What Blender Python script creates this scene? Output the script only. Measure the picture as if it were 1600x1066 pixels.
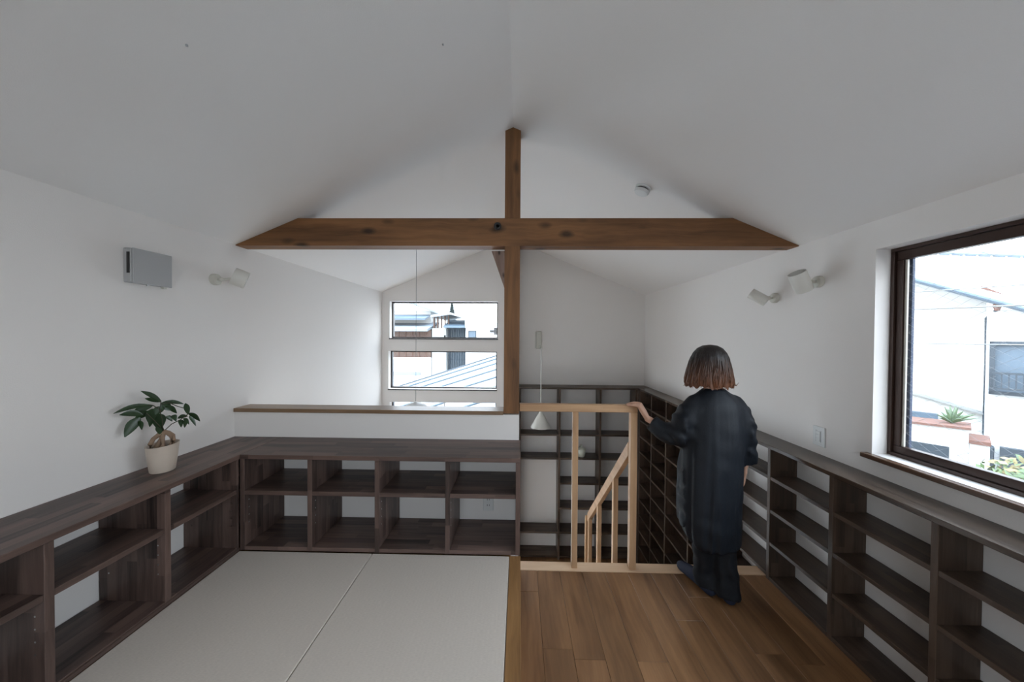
import bpy, bmesh, math, random
from mathutils import Vector, Matrix, noise
random.seed(7)
for o in list(bpy.data.objects): bpy.data.objects.remove(o)
S = bpy.context.scene; COL = S.collection

# ------------------------------------------------------------------ camera
HC = 1.62; FPX = 535.05; YAW, PITCH, ROLL = .0207, .0133, .0069
fwd = Vector((-math.sin(YAW)*math.cos(PITCH), math.cos(YAW)*math.cos(PITCH), -math.sin(PITCH)))
rt = Vector((math.cos(YAW), math.sin(YAW), 0)); up = rt.cross(fwd)
rt2 = rt*math.cos(ROLL)+up*math.sin(ROLL); up2 = up*math.cos(ROLL)-rt*math.sin(ROLL)
cd = bpy.data.cameras.new('camera'); cam = bpy.data.objects.new('camera', cd); COL.objects.link(cam)
m = Matrix.Identity(4)
for i in range(3):
    m[i][0] = rt2[i]; m[i][1] = up2[i]; m[i][2] = -fwd[i]
m[2][3] = HC
cam.matrix_world = m
cd.sensor_width = 36; cd.lens = FPX*36/1600; cd.clip_start = .02; cd.clip_end = 300
S.camera = cam

# ------------------------------------------------------------------ world / exposure
SKY = 5.2
w = bpy.data.worlds.new('world'); S.world = w; w.use_nodes = True
nt = w.node_tree; nt.nodes.clear()
tc = nt.nodes.new('ShaderNodeTexCoord'); sx = nt.nodes.new('ShaderNodeSeparateXYZ')
rp = nt.nodes.new('ShaderNodeValToRGB'); bg = nt.nodes.new('ShaderNodeBackground'); wo = nt.nodes.new('ShaderNodeOutputWorld')
nt.links.new(tc.outputs['Generated'], sx.inputs[0]); nt.links.new(sx.outputs['Z'], rp.inputs[0])
rp.color_ramp.elements[0].position = 0; rp.color_ramp.elements[0].color = (.85,.93,1,1)
rp.color_ramp.elements[1].position = 1; rp.color_ramp.elements[1].color = (.64,.81,1,1)
nt.links.new(rp.outputs[0], bg.inputs[0]); mr = nt.nodes.new('ShaderNodeMapRange'); nt.links.new(sx.outputs['Z'], mr.inputs[0])      # overcast sky: brighter towards the zenith
mr.inputs[1].default_value = 0; mr.inputs[2].default_value = 1; mr.inputs[3].default_value = SKY; mr.inputs[4].default_value = SKY*2.6; nt.links.new(mr.outputs[0], bg.inputs[1]); nt.links.new(bg.outputs[0], wo.inputs[0])
S.view_settings.view_transform = 'Standard'; S.view_settings.look = 'None'
S.view_settings.gamma = 1; S.view_settings.use_curve_mapping = False
S.view_settings.exposure = 0.06

def portal(name, loc, rot, sx_, sy_):        # sampling aid for the window openings
    l = bpy.data.lights.new(name, 'AREA'); l.shape = 'RECTANGLE'; l.size = sx_; l.size_y = sy_
    l.cycles.is_portal = True
    o = bpy.data.objects.new(name, l); COL.objects.link(o); o.location = loc; o.rotation_euler = rot

# ------------------------------------------------------------------ room numbers
XL, XR, XRIDGE = -1.96, 1.86, -.05
ZW, ZR = 2.239, 3.031
SL = (ZR-ZW)/(XR-XRIDGE)
YB = 2.325                        # front of beam, posts, half wall
YFL, YFR = 4.86, 5.10             # far walls
YN = -1.6                         # near wall behind the camera
HT = .348                         # tatami level
ZLOW, ZBOT = -1.56, -2.6
def zc(x): return ZR - SL*abs(x-XRIDGE)

portal('portal_right', (XR+.165, .62, 1.552), (0, math.radians(90), 0), 1.10, 2.46)
portal('portal_low', (-1.08, YFL+.165, -.1), (math.radians(-90), 0, 0), 1.6, 4.5)
portal('portal_left', (XL-.165, 3.575, -1.15), (0, math.radians(-90), 0), 1.22, .78)
portal('portal_near', (-.4, YN-.165, 1.55), (math.radians(90), 0, 0), 1.4, 1.1)

# ------------------------------------------------------------------ materials
def mat(name):
    m = bpy.data.materials.new(name); m.use_nodes = True
    return m, m.node_tree, m.node_tree.nodes['Principled BSDF']
def N(nt, t, **k):
    n = nt.nodes.new(t)
    for a, b in k.items(): setattr(n, a, b)
    return n
def plain(name, col, rough=.5, metal=0, noise_amt=.0, scale=20, bump=0, spec=.5):
    m, nt, b = mat(name)
    b.inputs['Roughness'].default_value = rough; b.inputs['Metallic'].default_value = metal
    b.inputs['Specular IOR Level'].default_value = spec
    t = N(nt,'ShaderNodeTexCoord'); n = N(nt,'ShaderNodeTexNoise'); n.inputs['Scale'].default_value = scale; n.inputs['Detail'].default_value = 4
    nt.links.new(t.outputs['Object'], n.inputs['Vector'])
    r = N(nt,'ShaderNodeMapRange'); r.inputs[3].default_value = 1-noise_amt; r.inputs[4].default_value = 1+noise_amt
    nt.links.new(n.outputs['Fac'], r.inputs[0])
    v = N(nt,'ShaderNodeVectorMath', operation='SCALE'); v.inputs[0].default_value = col; nt.links.new(r.outputs[0], v.inputs['Scale'])
    nt.links.new(v.outputs[0], b.inputs['Base Color'])
    if bump:
        bp = N(nt,'ShaderNodeBump'); bp.inputs['Strength'].default_value = bump; bp.inputs['Distance'].default_value = .002
        nt.links.new(n.outputs['Fac'], bp.inputs['Height']); nt.links.new(bp.outputs[0], b.inputs['Normal'])
    return m
def wood(name, dark, light, axis=0, stave=0, rough=.5, grain=1.0, knots=0, stavevar=.35, across=55, bump=.15, tone=.15, objvar=.12):
    """grain runs along local axis; optional laminated staves and knots"""
    m, nt, b = mat(name); L = nt.links.new
    t = N(nt,'ShaderNodeTexCoord'); oi = N(nt,'ShaderNodeObjectInfo')
    off = N(nt,'ShaderNodeVectorMath', operation='SCALE'); off.inputs[0].default_value = (13.1, 7.7, 9.3); L(oi.outputs['Random'], off.inputs['Scale'])
    # axes order so that grain is always the first component
    sp = N(nt,'ShaderNodeSeparateXYZ'); L(t.outputs['Object'], sp.inputs[0])
    cb = N(nt,'ShaderNodeCombineXYZ'); o3 = [axis, (axis+1)%3, (axis+2)%3]
    for i in range(3): L(sp.outputs[o3[i]], cb.inputs[i])
    ad = N(nt,'ShaderNodeVectorMath', operation='ADD'); L(cb.outputs[0], ad.inputs[0]); L(off.outputs[0], ad.inputs[1])
    val = None
    base = ad
    if stave:
        dv = N(nt,'ShaderNodeVectorMath', operation='MULTIPLY'); dv.inputs[1].default_value = (0, 1/stave, 1/stave); L(cb.outputs[0], dv.inputs[0])
        a5 = N(nt,'ShaderNodeVectorMath', operation='ADD'); a5.inputs[1].default_value = (.5,.5,.5); L(dv.outputs[0], a5.inputs[0])
        fl = N(nt,'ShaderNodeVectorMath', operation='FLOOR'); L(a5.outputs[0], fl.inputs[0])
        a6 = N(nt,'ShaderNodeVectorMath', operation='ADD'); L(fl.outputs[0], a6.inputs[0]); L(off.outputs[0], a6.inputs[1])
        w1 = N(nt,'ShaderNodeTexWhiteNoise'); L(a6.outputs[0], w1.inputs['Vector'])
        s2 = N(nt,'ShaderNodeMath', operation='MULTIPLY_ADD'); s2.inputs[1].default_value = 2.6; L(sp.outputs[axis], s2.inputs[0])
        m7 = N(nt,'ShaderNodeMath', operation='MULTIPLY'); m7.inputs[1].default_value = 9; L(w1.outputs['Value'], m7.inputs[0]); L(m7.outputs[0], s2.inputs[2])
        f2 = N(nt,'ShaderNodeMath', operation='FLOOR'); L(s2.outputs[0], f2.inputs[0])
        c2 = N(nt,'ShaderNodeCombineXYZ'); L(f2.outputs[0], c2.inputs[0])
        a8 = N(nt,'ShaderNodeVectorMath', operation='ADD'); L(a6.outputs[0], a8.inputs[0]); L(c2.outputs[0], a8.inputs[1])
        w2 = N(nt,'ShaderNodeTexWhiteNoise'); L(a8.outputs[0], w2.inputs['Vector']); val = w2.outputs['Value']
        sc = N(nt,'ShaderNodeVectorMath', operation='SCALE'); sc.inputs['Scale'].default_value = 5; L(w2.outputs['Color'], sc.inputs[0])
        base = N(nt,'ShaderNodeVectorMath', operation='ADD'); L(ad.outputs[0], base.inputs[0]); L(sc.outputs[0], base.inputs[1])
    # distort then stretch
    n0 = N(nt,'ShaderNodeTexNoise'); n0.inputs['Scale'].default_value = 3; L(base.outputs[0], n0.inputs['Vector'])
    dsc = N(nt,'ShaderNodeVectorMath', operation='SCALE'); dsc.inputs['Scale'].default_value = .05; L(n0.outputs['Color'], dsc.inputs[0])
    db = N(nt,'ShaderNodeVectorMath', operation='ADD'); L(base.outputs[0], db.inputs[0]); L(dsc.outputs[0], db.inputs[1])
    st = N(nt,'ShaderNodeVectorMath', operation='MULTIPLY'); st.inputs[1].default_value = (1.6, across, across); L(db.outputs[0], st.inputs[0])
    n1 = N(nt,'ShaderNodeTexNoise'); n1.inputs['Scale'].default_value = 1; n1.inputs['Detail'].default_value = 5; n1.inputs['Roughness'].default_value = .65; L(st.outputs[0], n1.inputs['Vector'])
    st2 = N(nt,'ShaderNodeVectorMath', operation='MULTIPLY'); st2.inputs[1].default_value = (1.2, 9, 9); L(db.outputs[0], st2.inputs[0])
    n2 = N(nt,'ShaderNodeTexNoise'); n2.inputs['Scale'].default_value = 1; n2.inputs['Detail'].default_value = 3; L(st2.outputs[0], n2.inputs['Vector'])
    mx = N(nt,'ShaderNodeMath', operation='MULTIPLY_ADD'); mx.inputs[1].default_value = .55*grain; L(n1.outputs['Fac'], mx.inputs[0])
    m3 = N(nt,'ShaderNodeMath', operation='MULTIPLY'); m3.inputs[1].default_value = .75; L(n2.outputs['Fac'], m3.inputs[0]); L(m3.outputs[0], mx.inputs[2])
    cr = N(nt,'ShaderNodeMapRange'); cr.inputs[1].default_value = .38+.1*(grain-1); cr.inputs[2].default_value = .92; L(mx.outputs[0], cr.inputs[0])
    fac = cr.outputs[0]
    if val is not None:
        q = N(nt,'ShaderNodeMath', operation='MULTIPLY_ADD'); q.inputs[1].default_value = stavevar; L(val, q.inputs[0])
        q2 = N(nt,'ShaderNodeMath', operation='SUBTRACT'); q2.inputs[1].default_value = stavevar/2; L(fac, q2.inputs[0]); L(q2.outputs[0], q.inputs[2]); fac = q.outputs[0]
    mixc = N(nt,'ShaderNodeMix', data_type='RGBA'); mixc.inputs[6].default_value = (*dark,1); mixc.inputs[7].default_value = (*light,1)
    L(fac, mixc.inputs[0]); col = mixc.outputs[2]
    if knots:
        ks = N(nt,'ShaderNodeVectorMath', operation='MULTIPLY'); ks.inputs[1].default_value = (knots*.62, knots*1.35, knots*1.35); L(db.outputs[0], ks.inputs[0])
        vo = N(nt,'ShaderNodeTexVoronoi'); vo.inputs['Scale'].default_value = 1; L(ks.outputs[0], vo.inputs['Vector'])
        kr = N(nt,'ShaderNodeMapRange'); kr.inputs[1].default_value = .08; kr.inputs[2].default_value = .23; kr.inputs[3].default_value = .25; kr.inputs[4].default_value = 1; L(vo.outputs['Distance'], kr.inputs[0])
        km = N(nt,'ShaderNodeVectorMath', operation='SCALE'); L(col, km.inputs[0]); L(kr.outputs[0], km.inputs['Scale']); col = km.outputs[0]
    ov = N(nt,'ShaderNodeMapRange'); ov.inputs[3].default_value = 1-objvar; ov.inputs[4].default_value = 1+objvar; L(oi.outputs['Random'], ov.inputs[0])
    om = N(nt,'ShaderNodeVectorMath', operation='SCALE'); L(col, om.inputs[0]); L(ov.outputs[0], om.inputs['Scale'])
    L(om.outputs[0], b.inputs['Base Color'])
    b.inputs['Roughness'].default_value = rough; b.inputs['Specular IOR Level'].default_value = .4
    bp = N(nt,'ShaderNodeBump'); bp.inputs['Strength'].default_value = bump; bp.inputs['Distance'].default_value = .002
    L(n1.outputs['Fac'], bp.inputs['Height']); L(bp.outputs[0], b.inputs['Normal'])
    return m
DK, LT = (.022,.0135,.0115), (.165,.105,.085)
dark = [wood('dark_wood_'+'xyz'[a], DK, LT, a, stave=.048, rough=.40, stavevar=.55, grain=1.15) for a in range(3)]
DK2, LT2 = (.030,.0195,.014), (.115,.076,.053)
dark2 = [wood('dark_wood_plain_'+'xyz'[a], DK2, LT2, a, stave=.048, rough=.40, stavevar=.4, grain=1.1) for a in range(3)]
BD, BL = (.070,.029,.010), (.28,.128,.048)
beamw = [wood('beam_wood_'+'xyz'[a], BD, BL, a, rough=.55, knots=5.6, across=34, grain=1.25, objvar=.04) for a in range(3)]
PD, PL = (.38,.21,.105), (.70,.45,.26)
pine = [wood('rail_wood_'+'xyz'[a], PD, PL, a, rough=.5, grain=.8, across=40, knots=3.2, objvar=.06) for a in range(3)]
nose = [wood('nosing_wood_'+'xyz'[a], (.62,.40,.245), (.86,.63,.42), a, rough=.45, grain=.6) for a in range(3)]
oak = [wood('platform_edge_wood_'+'xyz'[a], (.10,.045,.015), (.37,.195,.075), a, rough=.45, grain=1.2, across=30) for a in range(3)]
walnut = wood('walnut_plank', (.100,.046,.020), (.34,.175,.080), 1, rough=.33, across=34, objvar=.16, bump=.05)
capw = wood('cap_wood', (.12,.07,.04), (.30,.19,.11), 0, rough=.3, across=40, knots=2.5)
sillw = wood('sill_wood', (.05,.026,.016), (.15,.085,.055), 1, rough=.25)
white = plain('white_wallpaper', (.83,.79,.755), .85, noise_amt=.012, scale=260, bump=.25, spec=.2)
whitec = plain('white_ceiling_paper', (.83,.795,.765), .9, noise_amt=.01, scale=260, bump=.2, spec=.15)
offw = plain('off_white_metal', (.62,.60,.53), .4, noise_amt=.02)
shadew = plain('white_enamel', (.72,.70,.64), .35, noise_amt=.015)
plasw = plain('white_plastic', (.72,.72,.70), .4, noise_amt=.01)
greyp = plain('grey_white_plastic', (.42,.42,.42), .45, noise_amt=.015)
black = plain('black_plastic', (.012,.012,.012), .4)
chrome = plain('steel', (.55,.55,.55), .3, 1)
framem = plain('brown_aluminium', (.048,.026,.019), .32, .25, noise_amt=.05)
framed = plain('dark_aluminium', (.03,.024,.022), .35, .2, noise_amt=.05)
ceram = plain('beige_ceramic', (.62,.52,.43), .45, noise_amt=.03, scale=40)
ceram2 = plain('sage_ceramic', (.56,.57,.48), .35, noise_amt=.04)
soil = plain('soil', (.035,.022,.015), .95, noise_amt=.5, scale=120, bump=1)
leafm = plain('glossy_leaf', (.018,.045,.014), .3, noise_amt=.35, scale=25)
bark = plain('pale_bark', (.26,.17,.11), .7, noise_amt=.3, scale=45, bump=.6)
twig = plain('green_twig', (.045,.04,.02), .6)
cord = plain('cord_grey', (.18,.18,.17), .6)
cordw = plain('cord_white', (.66,.66,.62), .5)
stucco = plain('pale_stucco', (.58,.565,.535), .9, noise_amt=.05, scale=3, bump=.3)
stucco2 = plain('white_stucco', (.70,.70,.69), .9, noise_amt=.03, scale=3)
tile = plain('roof_tile_grey', (.17,.195,.22), .55, noise_amt=.15, scale=4)
tilew = plain('pale_roof_sheet', (.38,.40,.42), .45, noise_amt=.06, scale=3)
siding = plain('weathered_siding', (.085,.050,.036), .8, noise_amt=.5, scale=6)
grey_ext = plain('grey_painted', (.035,.045,.055), .6, noise_amt=.1)
bluegrey = plain('blue_grey_sheet', (.085,.115,.145), .5, noise_amt=.1)
brick = plain('terracotta', (.15,.075,.055), .8, noise_amt=.25, scale=20)
concrete = plain('concrete', (.28,.28,.27), .9, noise_amt=.15, scale=4)
foliage = plain('garden_leaf', (.09,.13,.05), .6, noise_amt=.5, scale=6)
yfol = plain('yellow_leaf', (.24,.19,.08), .6, noise_amt=.4, scale=6)
agave = plain('spiky_leaf', (.10,.14,.075), .5, noise_amt=.3, scale=10)
navy = plain('navy_screen', (.015,.03,.07), .5, noise_amt=.3, scale=90)
net = plain('wire_steel', (.20,.205,.21), .5, .3)
def tatami():
    m, nt, b = mat('tatami_weave'); L = nt.links.new
    t = N(nt,'ShaderNodeTexCoord')
    v1 = N(nt,'ShaderNodeVectorMath', operation='MULTIPLY'); v1.inputs[1].default_value = (70, 420, 1); L(t.outputs['Object'], v1.inputs[0])
    n1 = N(nt,'ShaderNodeTexNoise'); n1.inputs['Scale'].default_value = 1; n1.inputs['Detail'].default_value = 2; L(v1.outputs[0], n1.inputs['Vector'])
    wv = N(nt,'ShaderNodeTexWave', wave_type='BANDS', bands_direction='X'); wv.inputs['Scale'].default_value = 20; wv.inputs['Distortion'].default_value = 1.5; wv.inputs['Detail Scale'].default_value = 6; L(t.outputs['Object'], wv.inputs['Vector'])
    n3 = N(nt,'ShaderNodeTexNoise'); n3.inputs['Scale'].default_value = 3; L(t.outputs['Object'], n3.inputs['Vector'])
    ma = N(nt,'ShaderNodeMath', operation='MULTIPLY_ADD'); ma.inputs[1].default_value = .05; L(wv.outputs['Fac'], ma.inputs[0]); L(n1.outputs['Fac'], ma.inputs[2])
    mr = N(nt,'ShaderNodeMapRange'); mr.inputs[1].default_value = .25; mr.inputs[2].default_value = .95; L(ma.outputs[0], mr.inputs[0])
    mx = N(nt,'ShaderNodeMix', data_type='RGBA'); mx.inputs[6].default_value = (.60,.53,.46,1); mx.inputs[7].default_value = (.73,.65,.57,1); L(mr.outputs[0], mx.inputs[0])
    L(mx.outputs[2], b.inputs['Base Color']); b.inputs['Roughness'].default_value = .6; b.inputs['Specular IOR Level'].default_value = .3
    bp = N(nt,'ShaderNodeBump'); bp.inputs['Strength'].default_value = .35; bp.inputs['Distance'].default_value = .001; L(ma.outputs[0], bp.inputs['Height']); L(bp.outputs[0], b.inputs['Normal'])
    return m
tat = tatami()
def glassmat(name, tint=(.985,.985,.985)):
    m, nt, b = mat(name); nt.nodes.remove(b); L = nt.links.new
    tr = N(nt,'ShaderNodeBsdfTransparent'); tr.inputs[0].default_value = (*tint,1)
    gl = N(nt,'ShaderNodeBsdfGlossy'); gl.inputs['Roughness'].default_value = .02
    lw = N(nt,'ShaderNodeLayerWeight'); lw.inputs[0].default_value = .5; pw = N(nt,'ShaderNodeMath', operation='POWER'); pw.inputs[1].default_value = 5; L(lw.outputs['Facing'], pw.inputs[0])
    fr = N(nt,'ShaderNodeMath', operation='MULTIPLY_ADD'); fr.inputs[1].default_value = .8; fr.inputs[2].default_value = .03; L(pw.outputs[0], fr.inputs[0]); mx = N(nt,'ShaderNodeMixShader')
    L(fr.outputs[0], mx.inputs[0]); L(tr.outputs[0], mx.inputs[1]); L(gl.outputs[0], mx.inputs[2]); L(mx.outputs[0], nt.nodes['Material Output'].inputs[0])
    return m
glass = glassmat('window_glass'); glass2 = glassmat('house_glass', (.35,.42,.48))
skin = plain('skin', (.56,.32,.22), .5, noise_amt=.05, scale=60)
clothm = plain('black_cloth', (.007,.0095,.014), .58, noise_amt=.25, scale=160, bump=.35, spec=.3)
trous = plain('black_trousers', (.009,.010,.013), .75, noise_amt=.2, scale=120, bump=.3, spec=.3)
sockm = plain('navy_slipper', (.014,.020,.045), .8, noise_amt=.2, scale=120, bump=.3)
def hairmat():
    m, nt, b = mat('brown_hair'); L = nt.links.new
    t = N(nt,'ShaderNodeTexCoord'); v = N(nt,'ShaderNodeVectorMath', operation='MULTIPLY'); v.inputs[1].default_value = (130,130,5); L(t.outputs['Object'], v.inputs[0])
    n = N(nt,'ShaderNodeTexNoise'); n.inputs['Scale'].default_value = 1; n.inputs['Detail'].default_value = 4; L(v.outputs[0], n.inputs['Vector'])
    s = N(nt,'ShaderNodeSeparateXYZ'); L(t.outputs['Object'], s.inputs[0])
    mr = N(nt,'ShaderNodeMapRange'); mr.inputs[1].default_value = 1.50; mr.inputs[2].default_value = 1.33; L(s.outputs[2], mr.inputs[0])
    mu = N(nt,'ShaderNodeMath', operation='MULTIPLY'); L(mr.outputs[0], mu.inputs[0]); L(n.outputs['Fac'], mu.inputs[1])
    mx = N(nt,'ShaderNodeMix', data_type='RGBA'); mx.inputs[6].default_value = (.008,.005,.004,1); mx.inputs[7].default_value = (.27,.095,.035,1); L(mu.outputs[0], mx.inputs[0])
    L(mx.outputs[2], b.inputs['Base Color']); b.inputs['Roughness'].default_value = .48
    bp = N(nt,'ShaderNodeBump'); bp.inputs['Strength'].default_value = .8; bp.inputs['Distance'].default_value = .004; L(n.outputs['Fac'], bp.inputs['Height']); L(bp.outputs[0], b.inputs['Normal'])
    return m
hairm = hairmat()

# ------------------------------------------------------------------ helpers
def tag(o, label=None, cat=None, group=None, kind=None):
    if label: o['label'] = label
    if cat: o['category'] = cat
    if group: o['group'] = group
    if kind: o['kind'] = kind
    return o
def thing(name, label, cat, loc=(0,0,0), group=None, rz=0):
    o = bpy.data.objects.new(name, None); COL.objects.link(o); o.location = loc; o.rotation_euler = (0,0,rz)
    o.empty_display_size = .05
    return tag(o, label, cat, group)
WP = {}
def wpos(o):
    p = Vector((0,0,0))
    while o: p += Vector(o.location); o = o.parent
    return p
def link(name, me, parent=None, loc=(0,0,0), m=None):
    o = bpy.data.objects.new(name, me); COL.objects.link(o)
    if parent:
        o.parent = parent; o.location = Vector(loc)-wpos(parent)
    else: o.location = loc
    if m and not me.materials: me.materials.append(m)
    return o
BX = {}
def box(name, x0, x1, y0, y1, z0, z1, m, parent=None, bev=.0015):
    d = (round(abs(x1-x0),4), round(abs(y1-y0),4), round(abs(z1-z0),4)); key = (d, m.name, bev)
    if key not in BX:
        bm = bmesh.new(); bmesh.ops.create_cube(bm, size=1)
        bmesh.ops.scale(bm, vec=d, verts=bm.verts)
        if bev: bmesh.ops.bevel(bm, geom=bm.edges[:], offset=min(bev, min(d)*.3), segments=1, affect='EDGES')
        me = bpy.data.meshes.new(name); bm.to_mesh(me); bm.free(); me.materials.append(m); BX[key] = me
    return link(name, BX[key], parent, ((x0+x1)/2, (y0+y1)/2, (z0+z1)/2))
class MB:
    """collects shapes in world coordinates, builds them as one mesh"""
    def __init__(s): s.bm = bmesh.new()
    def box(s, x0, x1, y0, y1, z0, z1, rot=None, bev=0):
        r = bmesh.ops.create_cube(s.bm, size=1); vs = r['verts']
        bmesh.ops.scale(s.bm, vec=(abs(x1-x0), abs(y1-y0), abs(z1-z0)), verts=vs)
        if rot: bmesh.ops.rotate(s.bm, matrix=rot, verts=vs)
        bmesh.ops.translate(s.bm, vec=((x0+x1)/2,(y0+y1)/2,(z0+z1)/2), verts=vs)
        return s
    def prism(s, pts, axis, a, b):
        """polygon pts in the two other axes, extruded from a to b along axis"""
        def P(p, t):
            if axis == 1: return (p[0], t, p[1])
            if axis == 0: return (t, p[0], p[1])
            return (p[0], p[1], t)
        A = [s.bm.verts.new(P(p,a)) for p in pts]; B = [s.bm.verts.new(P(p,b)) for p in pts]
        n = len(pts); s.bm.faces.new(A); s.bm.faces.new(B[::-1])
        for i in range(n): s.bm.faces.new((A[i],B[i],B[(i+1)%n],A[(i+1)%n]))
        return s
    def tube(s, path, r, seg=8, cap=True):
        P = [Vector(p) for p in path]; rr = r if isinstance(r,(list,tuple)) else [r]*len(P); rings = []
        for i, p in enumerate(P):
            d = (P[min(i+1,len(P)-1)]-P[max(i-1,0)]).normalized()
            a = d.cross(Vector((0,0,1))); a = a if a.length > 1e-3 else d.cross(Vector((1,0,0))); a.normalize(); b = d.cross(a)
            rings.append([s.bm.verts.new(p+rr[i]*(a*math.cos(t)+b*math.sin(t))) for t in [2*math.pi*k/seg for k in range(seg)]])
        for i in range(len(rings)-1):
            for k in range(seg): s.bm.faces.new((rings[i][k],rings[i][(k+1)%seg],rings[i+1][(k+1)%seg],rings[i+1][k]))
        if cap: s.bm.faces.new(rings[0][::-1]); s.bm.faces.new(rings[-1])
        return s
    def lathe(s, prof, c=(0,0,0), axis=(0,0,1), seg=24):
        q = Vector((0,0,1)).rotation_difference(Vector(axis).normalized()); c = Vector(c); rings = []
        for r, z in prof:
            rings.append([s.bm.verts.new(c+q@Vector((r*math.cos(t), r*math.sin(t), z))) for t in [2*math.pi*k/seg for k in range(seg)]])
        for i in range(len(rings)-1):
            for k in range(seg): s.bm.faces.new((rings[i][k],rings[i][(k+1)%seg],rings[i+1][(k+1)%seg],rings[i+1][k]))
        if prof[0][0] > 1e-5: s.bm.faces.new(rings[0][::-1])
        if prof[-1][0] > 1e-5: s.bm.faces.new(rings[-1])
        return s
    def ball(s, c, r, sub=2, sc=(1,1,1)):
        v = bmesh.ops.create_icosphere(s.bm, subdivisions=sub, radius=r)['verts']
        bmesh.ops.scale(s.bm, vec=sc, verts=v); bmesh.ops.translate(s.bm, vec=c, verts=v); return s
    def build(s, name, m, parent=None, origin=None, smooth=False, bev=0):
        if bev: bmesh.ops.bevel(s.bm, geom=s.bm.edges[:], offset=bev, segments=1, affect='EDGES')
        bmesh.ops.remove_doubles(s.bm, verts=s.bm.verts[:], dist=1e-6)
        bmesh.ops.recalc_face_normals(s.bm, faces=s.bm.faces[:])
        if origin is None:
            if parent is not None: origin = wpos(parent)
            else:
                c = [v.co for v in s.bm.verts]
                origin = Vector([(min(p[i] for p in c)+max(p[i] for p in c))/2 for i in range(2)]+[min(p[2] for p in c)])
        origin = Vector(origin)
        bmesh.ops.translate(s.bm, vec=-origin, verts=s.bm.verts[:])
        me = bpy.data.meshes.new(name); s.bm.to_mesh(me); s.bm.free(); me.materials.append(m)
        if smooth:
            for p in me.polygons: p.use_smooth = True
            try: me.set_sharp_from_angle(angle=math.radians(40))
            except Exception: pass
        return link(name, me, parent, origin)
def struct(o, label=None, cat=None):
    o['kind'] = 'structure'
    if label: o['label'] = label
    if cat: o['category'] = cat
    return o

# ------------------------------------------------------------------ room shell
T = .16
def wall_grid(mb, axis, p0, p1, u0, u1, z0, z1, holes):
    """wall slab between planes p0,p1 on `axis` ('x' or 'y'), with rectangular holes (ua,ub,za,zb)"""
    us = sorted({u0,u1,*[h[0] for h in holes],*[h[1] for h in holes]}); zs = sorted({z0,z1,*[h[2] for h in holes],*[h[3] for h in holes]})
    for i in range(len(us)-1):
        for j in range(len(zs)-1):
            a, b, c, d = us[i], us[i+1], zs[j], zs[j+1]
            if any(h[0] <= (a+b)/2 <= h[1] and h[2] <= (c+d)/2 <= h[3] for h in holes): continue
            if axis == 'x': mb.box(p0,p1,a,b,c,d)
            else: mb.box(a,b,p0,p1,c,d)
WR = (-.60, 1.833, 1.017, 2.088)             # right window opening (y0,y1,z0,z1), unseen near part lengthened for more daylight
FW = [(-1.852,-.305,1.585,2.113), (-1.868,-.315,.858,1.402), (-1.85,-.32,-2.3,.668)]
LW = (3.20, 3.95, -1.75, -.55)                  # unseen window added low in the left wall to send daylight up
NW = (-1.1, .3, 1.0, 2.1)                   # unseen window added behind the camera for more indoor daylight
b = MB(); wall_grid(b, 'x', XL-T, XL, YN, YFR+T, ZBOT, ZW+.02, [LW]); struct(b.build('wall_left', white), 'white papered left wall under the sloping ceiling', 'wall')
b = MB(); wall_grid(b, 'x', XR, XR+T, YN, YFR+T, ZBOT, ZW+.02, [WR]); struct(b.build('wall_right', white), 'white papered right wall with the large brown framed window', 'wall')
def gable(name, y0, y1, x0, x1, z0, holes, label):
    b = MB(); wall_grid(b, 'y', y0, y1, x0, x1, z0, ZW, holes)
    pts = [(x0, ZW)]; pts.append((x1, ZW)); 
    if zc(x1)-ZW > .01: pts.append((x1, zc(x1)))
    if x0 < XRIDGE < x1: pts.append((XRIDGE, ZR))
    if zc(x0)-ZW > .01: pts.append((x0, zc(x0)))
    b.prism(pts, 1, y0, y1)
    return struct(b.build(name, white), label, 'wall')
gable('wall_far_left', YFL, YFL+T, XL, -.045, ZBOT, FW, 'white gable wall with long horizontal windows beyond the half wall')
gable('wall_far_right', YFR, YFR+T, -.045, XR, ZBOT, [], 'plain white end wall above the tall dark bookcase')
gable('wall_near', YN-T, YN, XL, XR, ZBOT, [NW], 'white wall behind the viewpoint')
zq = zc(-.045)
b = MB(); b.prism([(2.431,ZBOT),(YFR,ZBOT),(YFR,zq),(4.80,zq),(4.80,ZLOW),(2.431,ZLOW)], 0, -.085, .004); struct(b.build('wall_partition', white), 'thin white partition wall behind the wooden post', 'wall')  # cut away out of sight to let daylight into the stairwell
b = MB(); b.box(XL, .004, 2.315, 2.43, ZBOT, 1.088); struct(b.build('wall_half', white), 'low white half wall behind the counter, left of the railing', 'wall')
# ceiling: two sloping slabs
b = MB()
for s in (0, 1):
    xe = XL-.2 if s == 0 else XR+.2
    ze = zc(xe)
    b.prism([(XRIDGE,ZR),(xe,ze),(xe,ze+.18),(XRIDGE,ZR+.18)], 1, YN-T, YFR+T)
struct(b.build('ceiling', whitec), 'white double pitched ceiling meeting at a ridge', 'ceiling')
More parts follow.
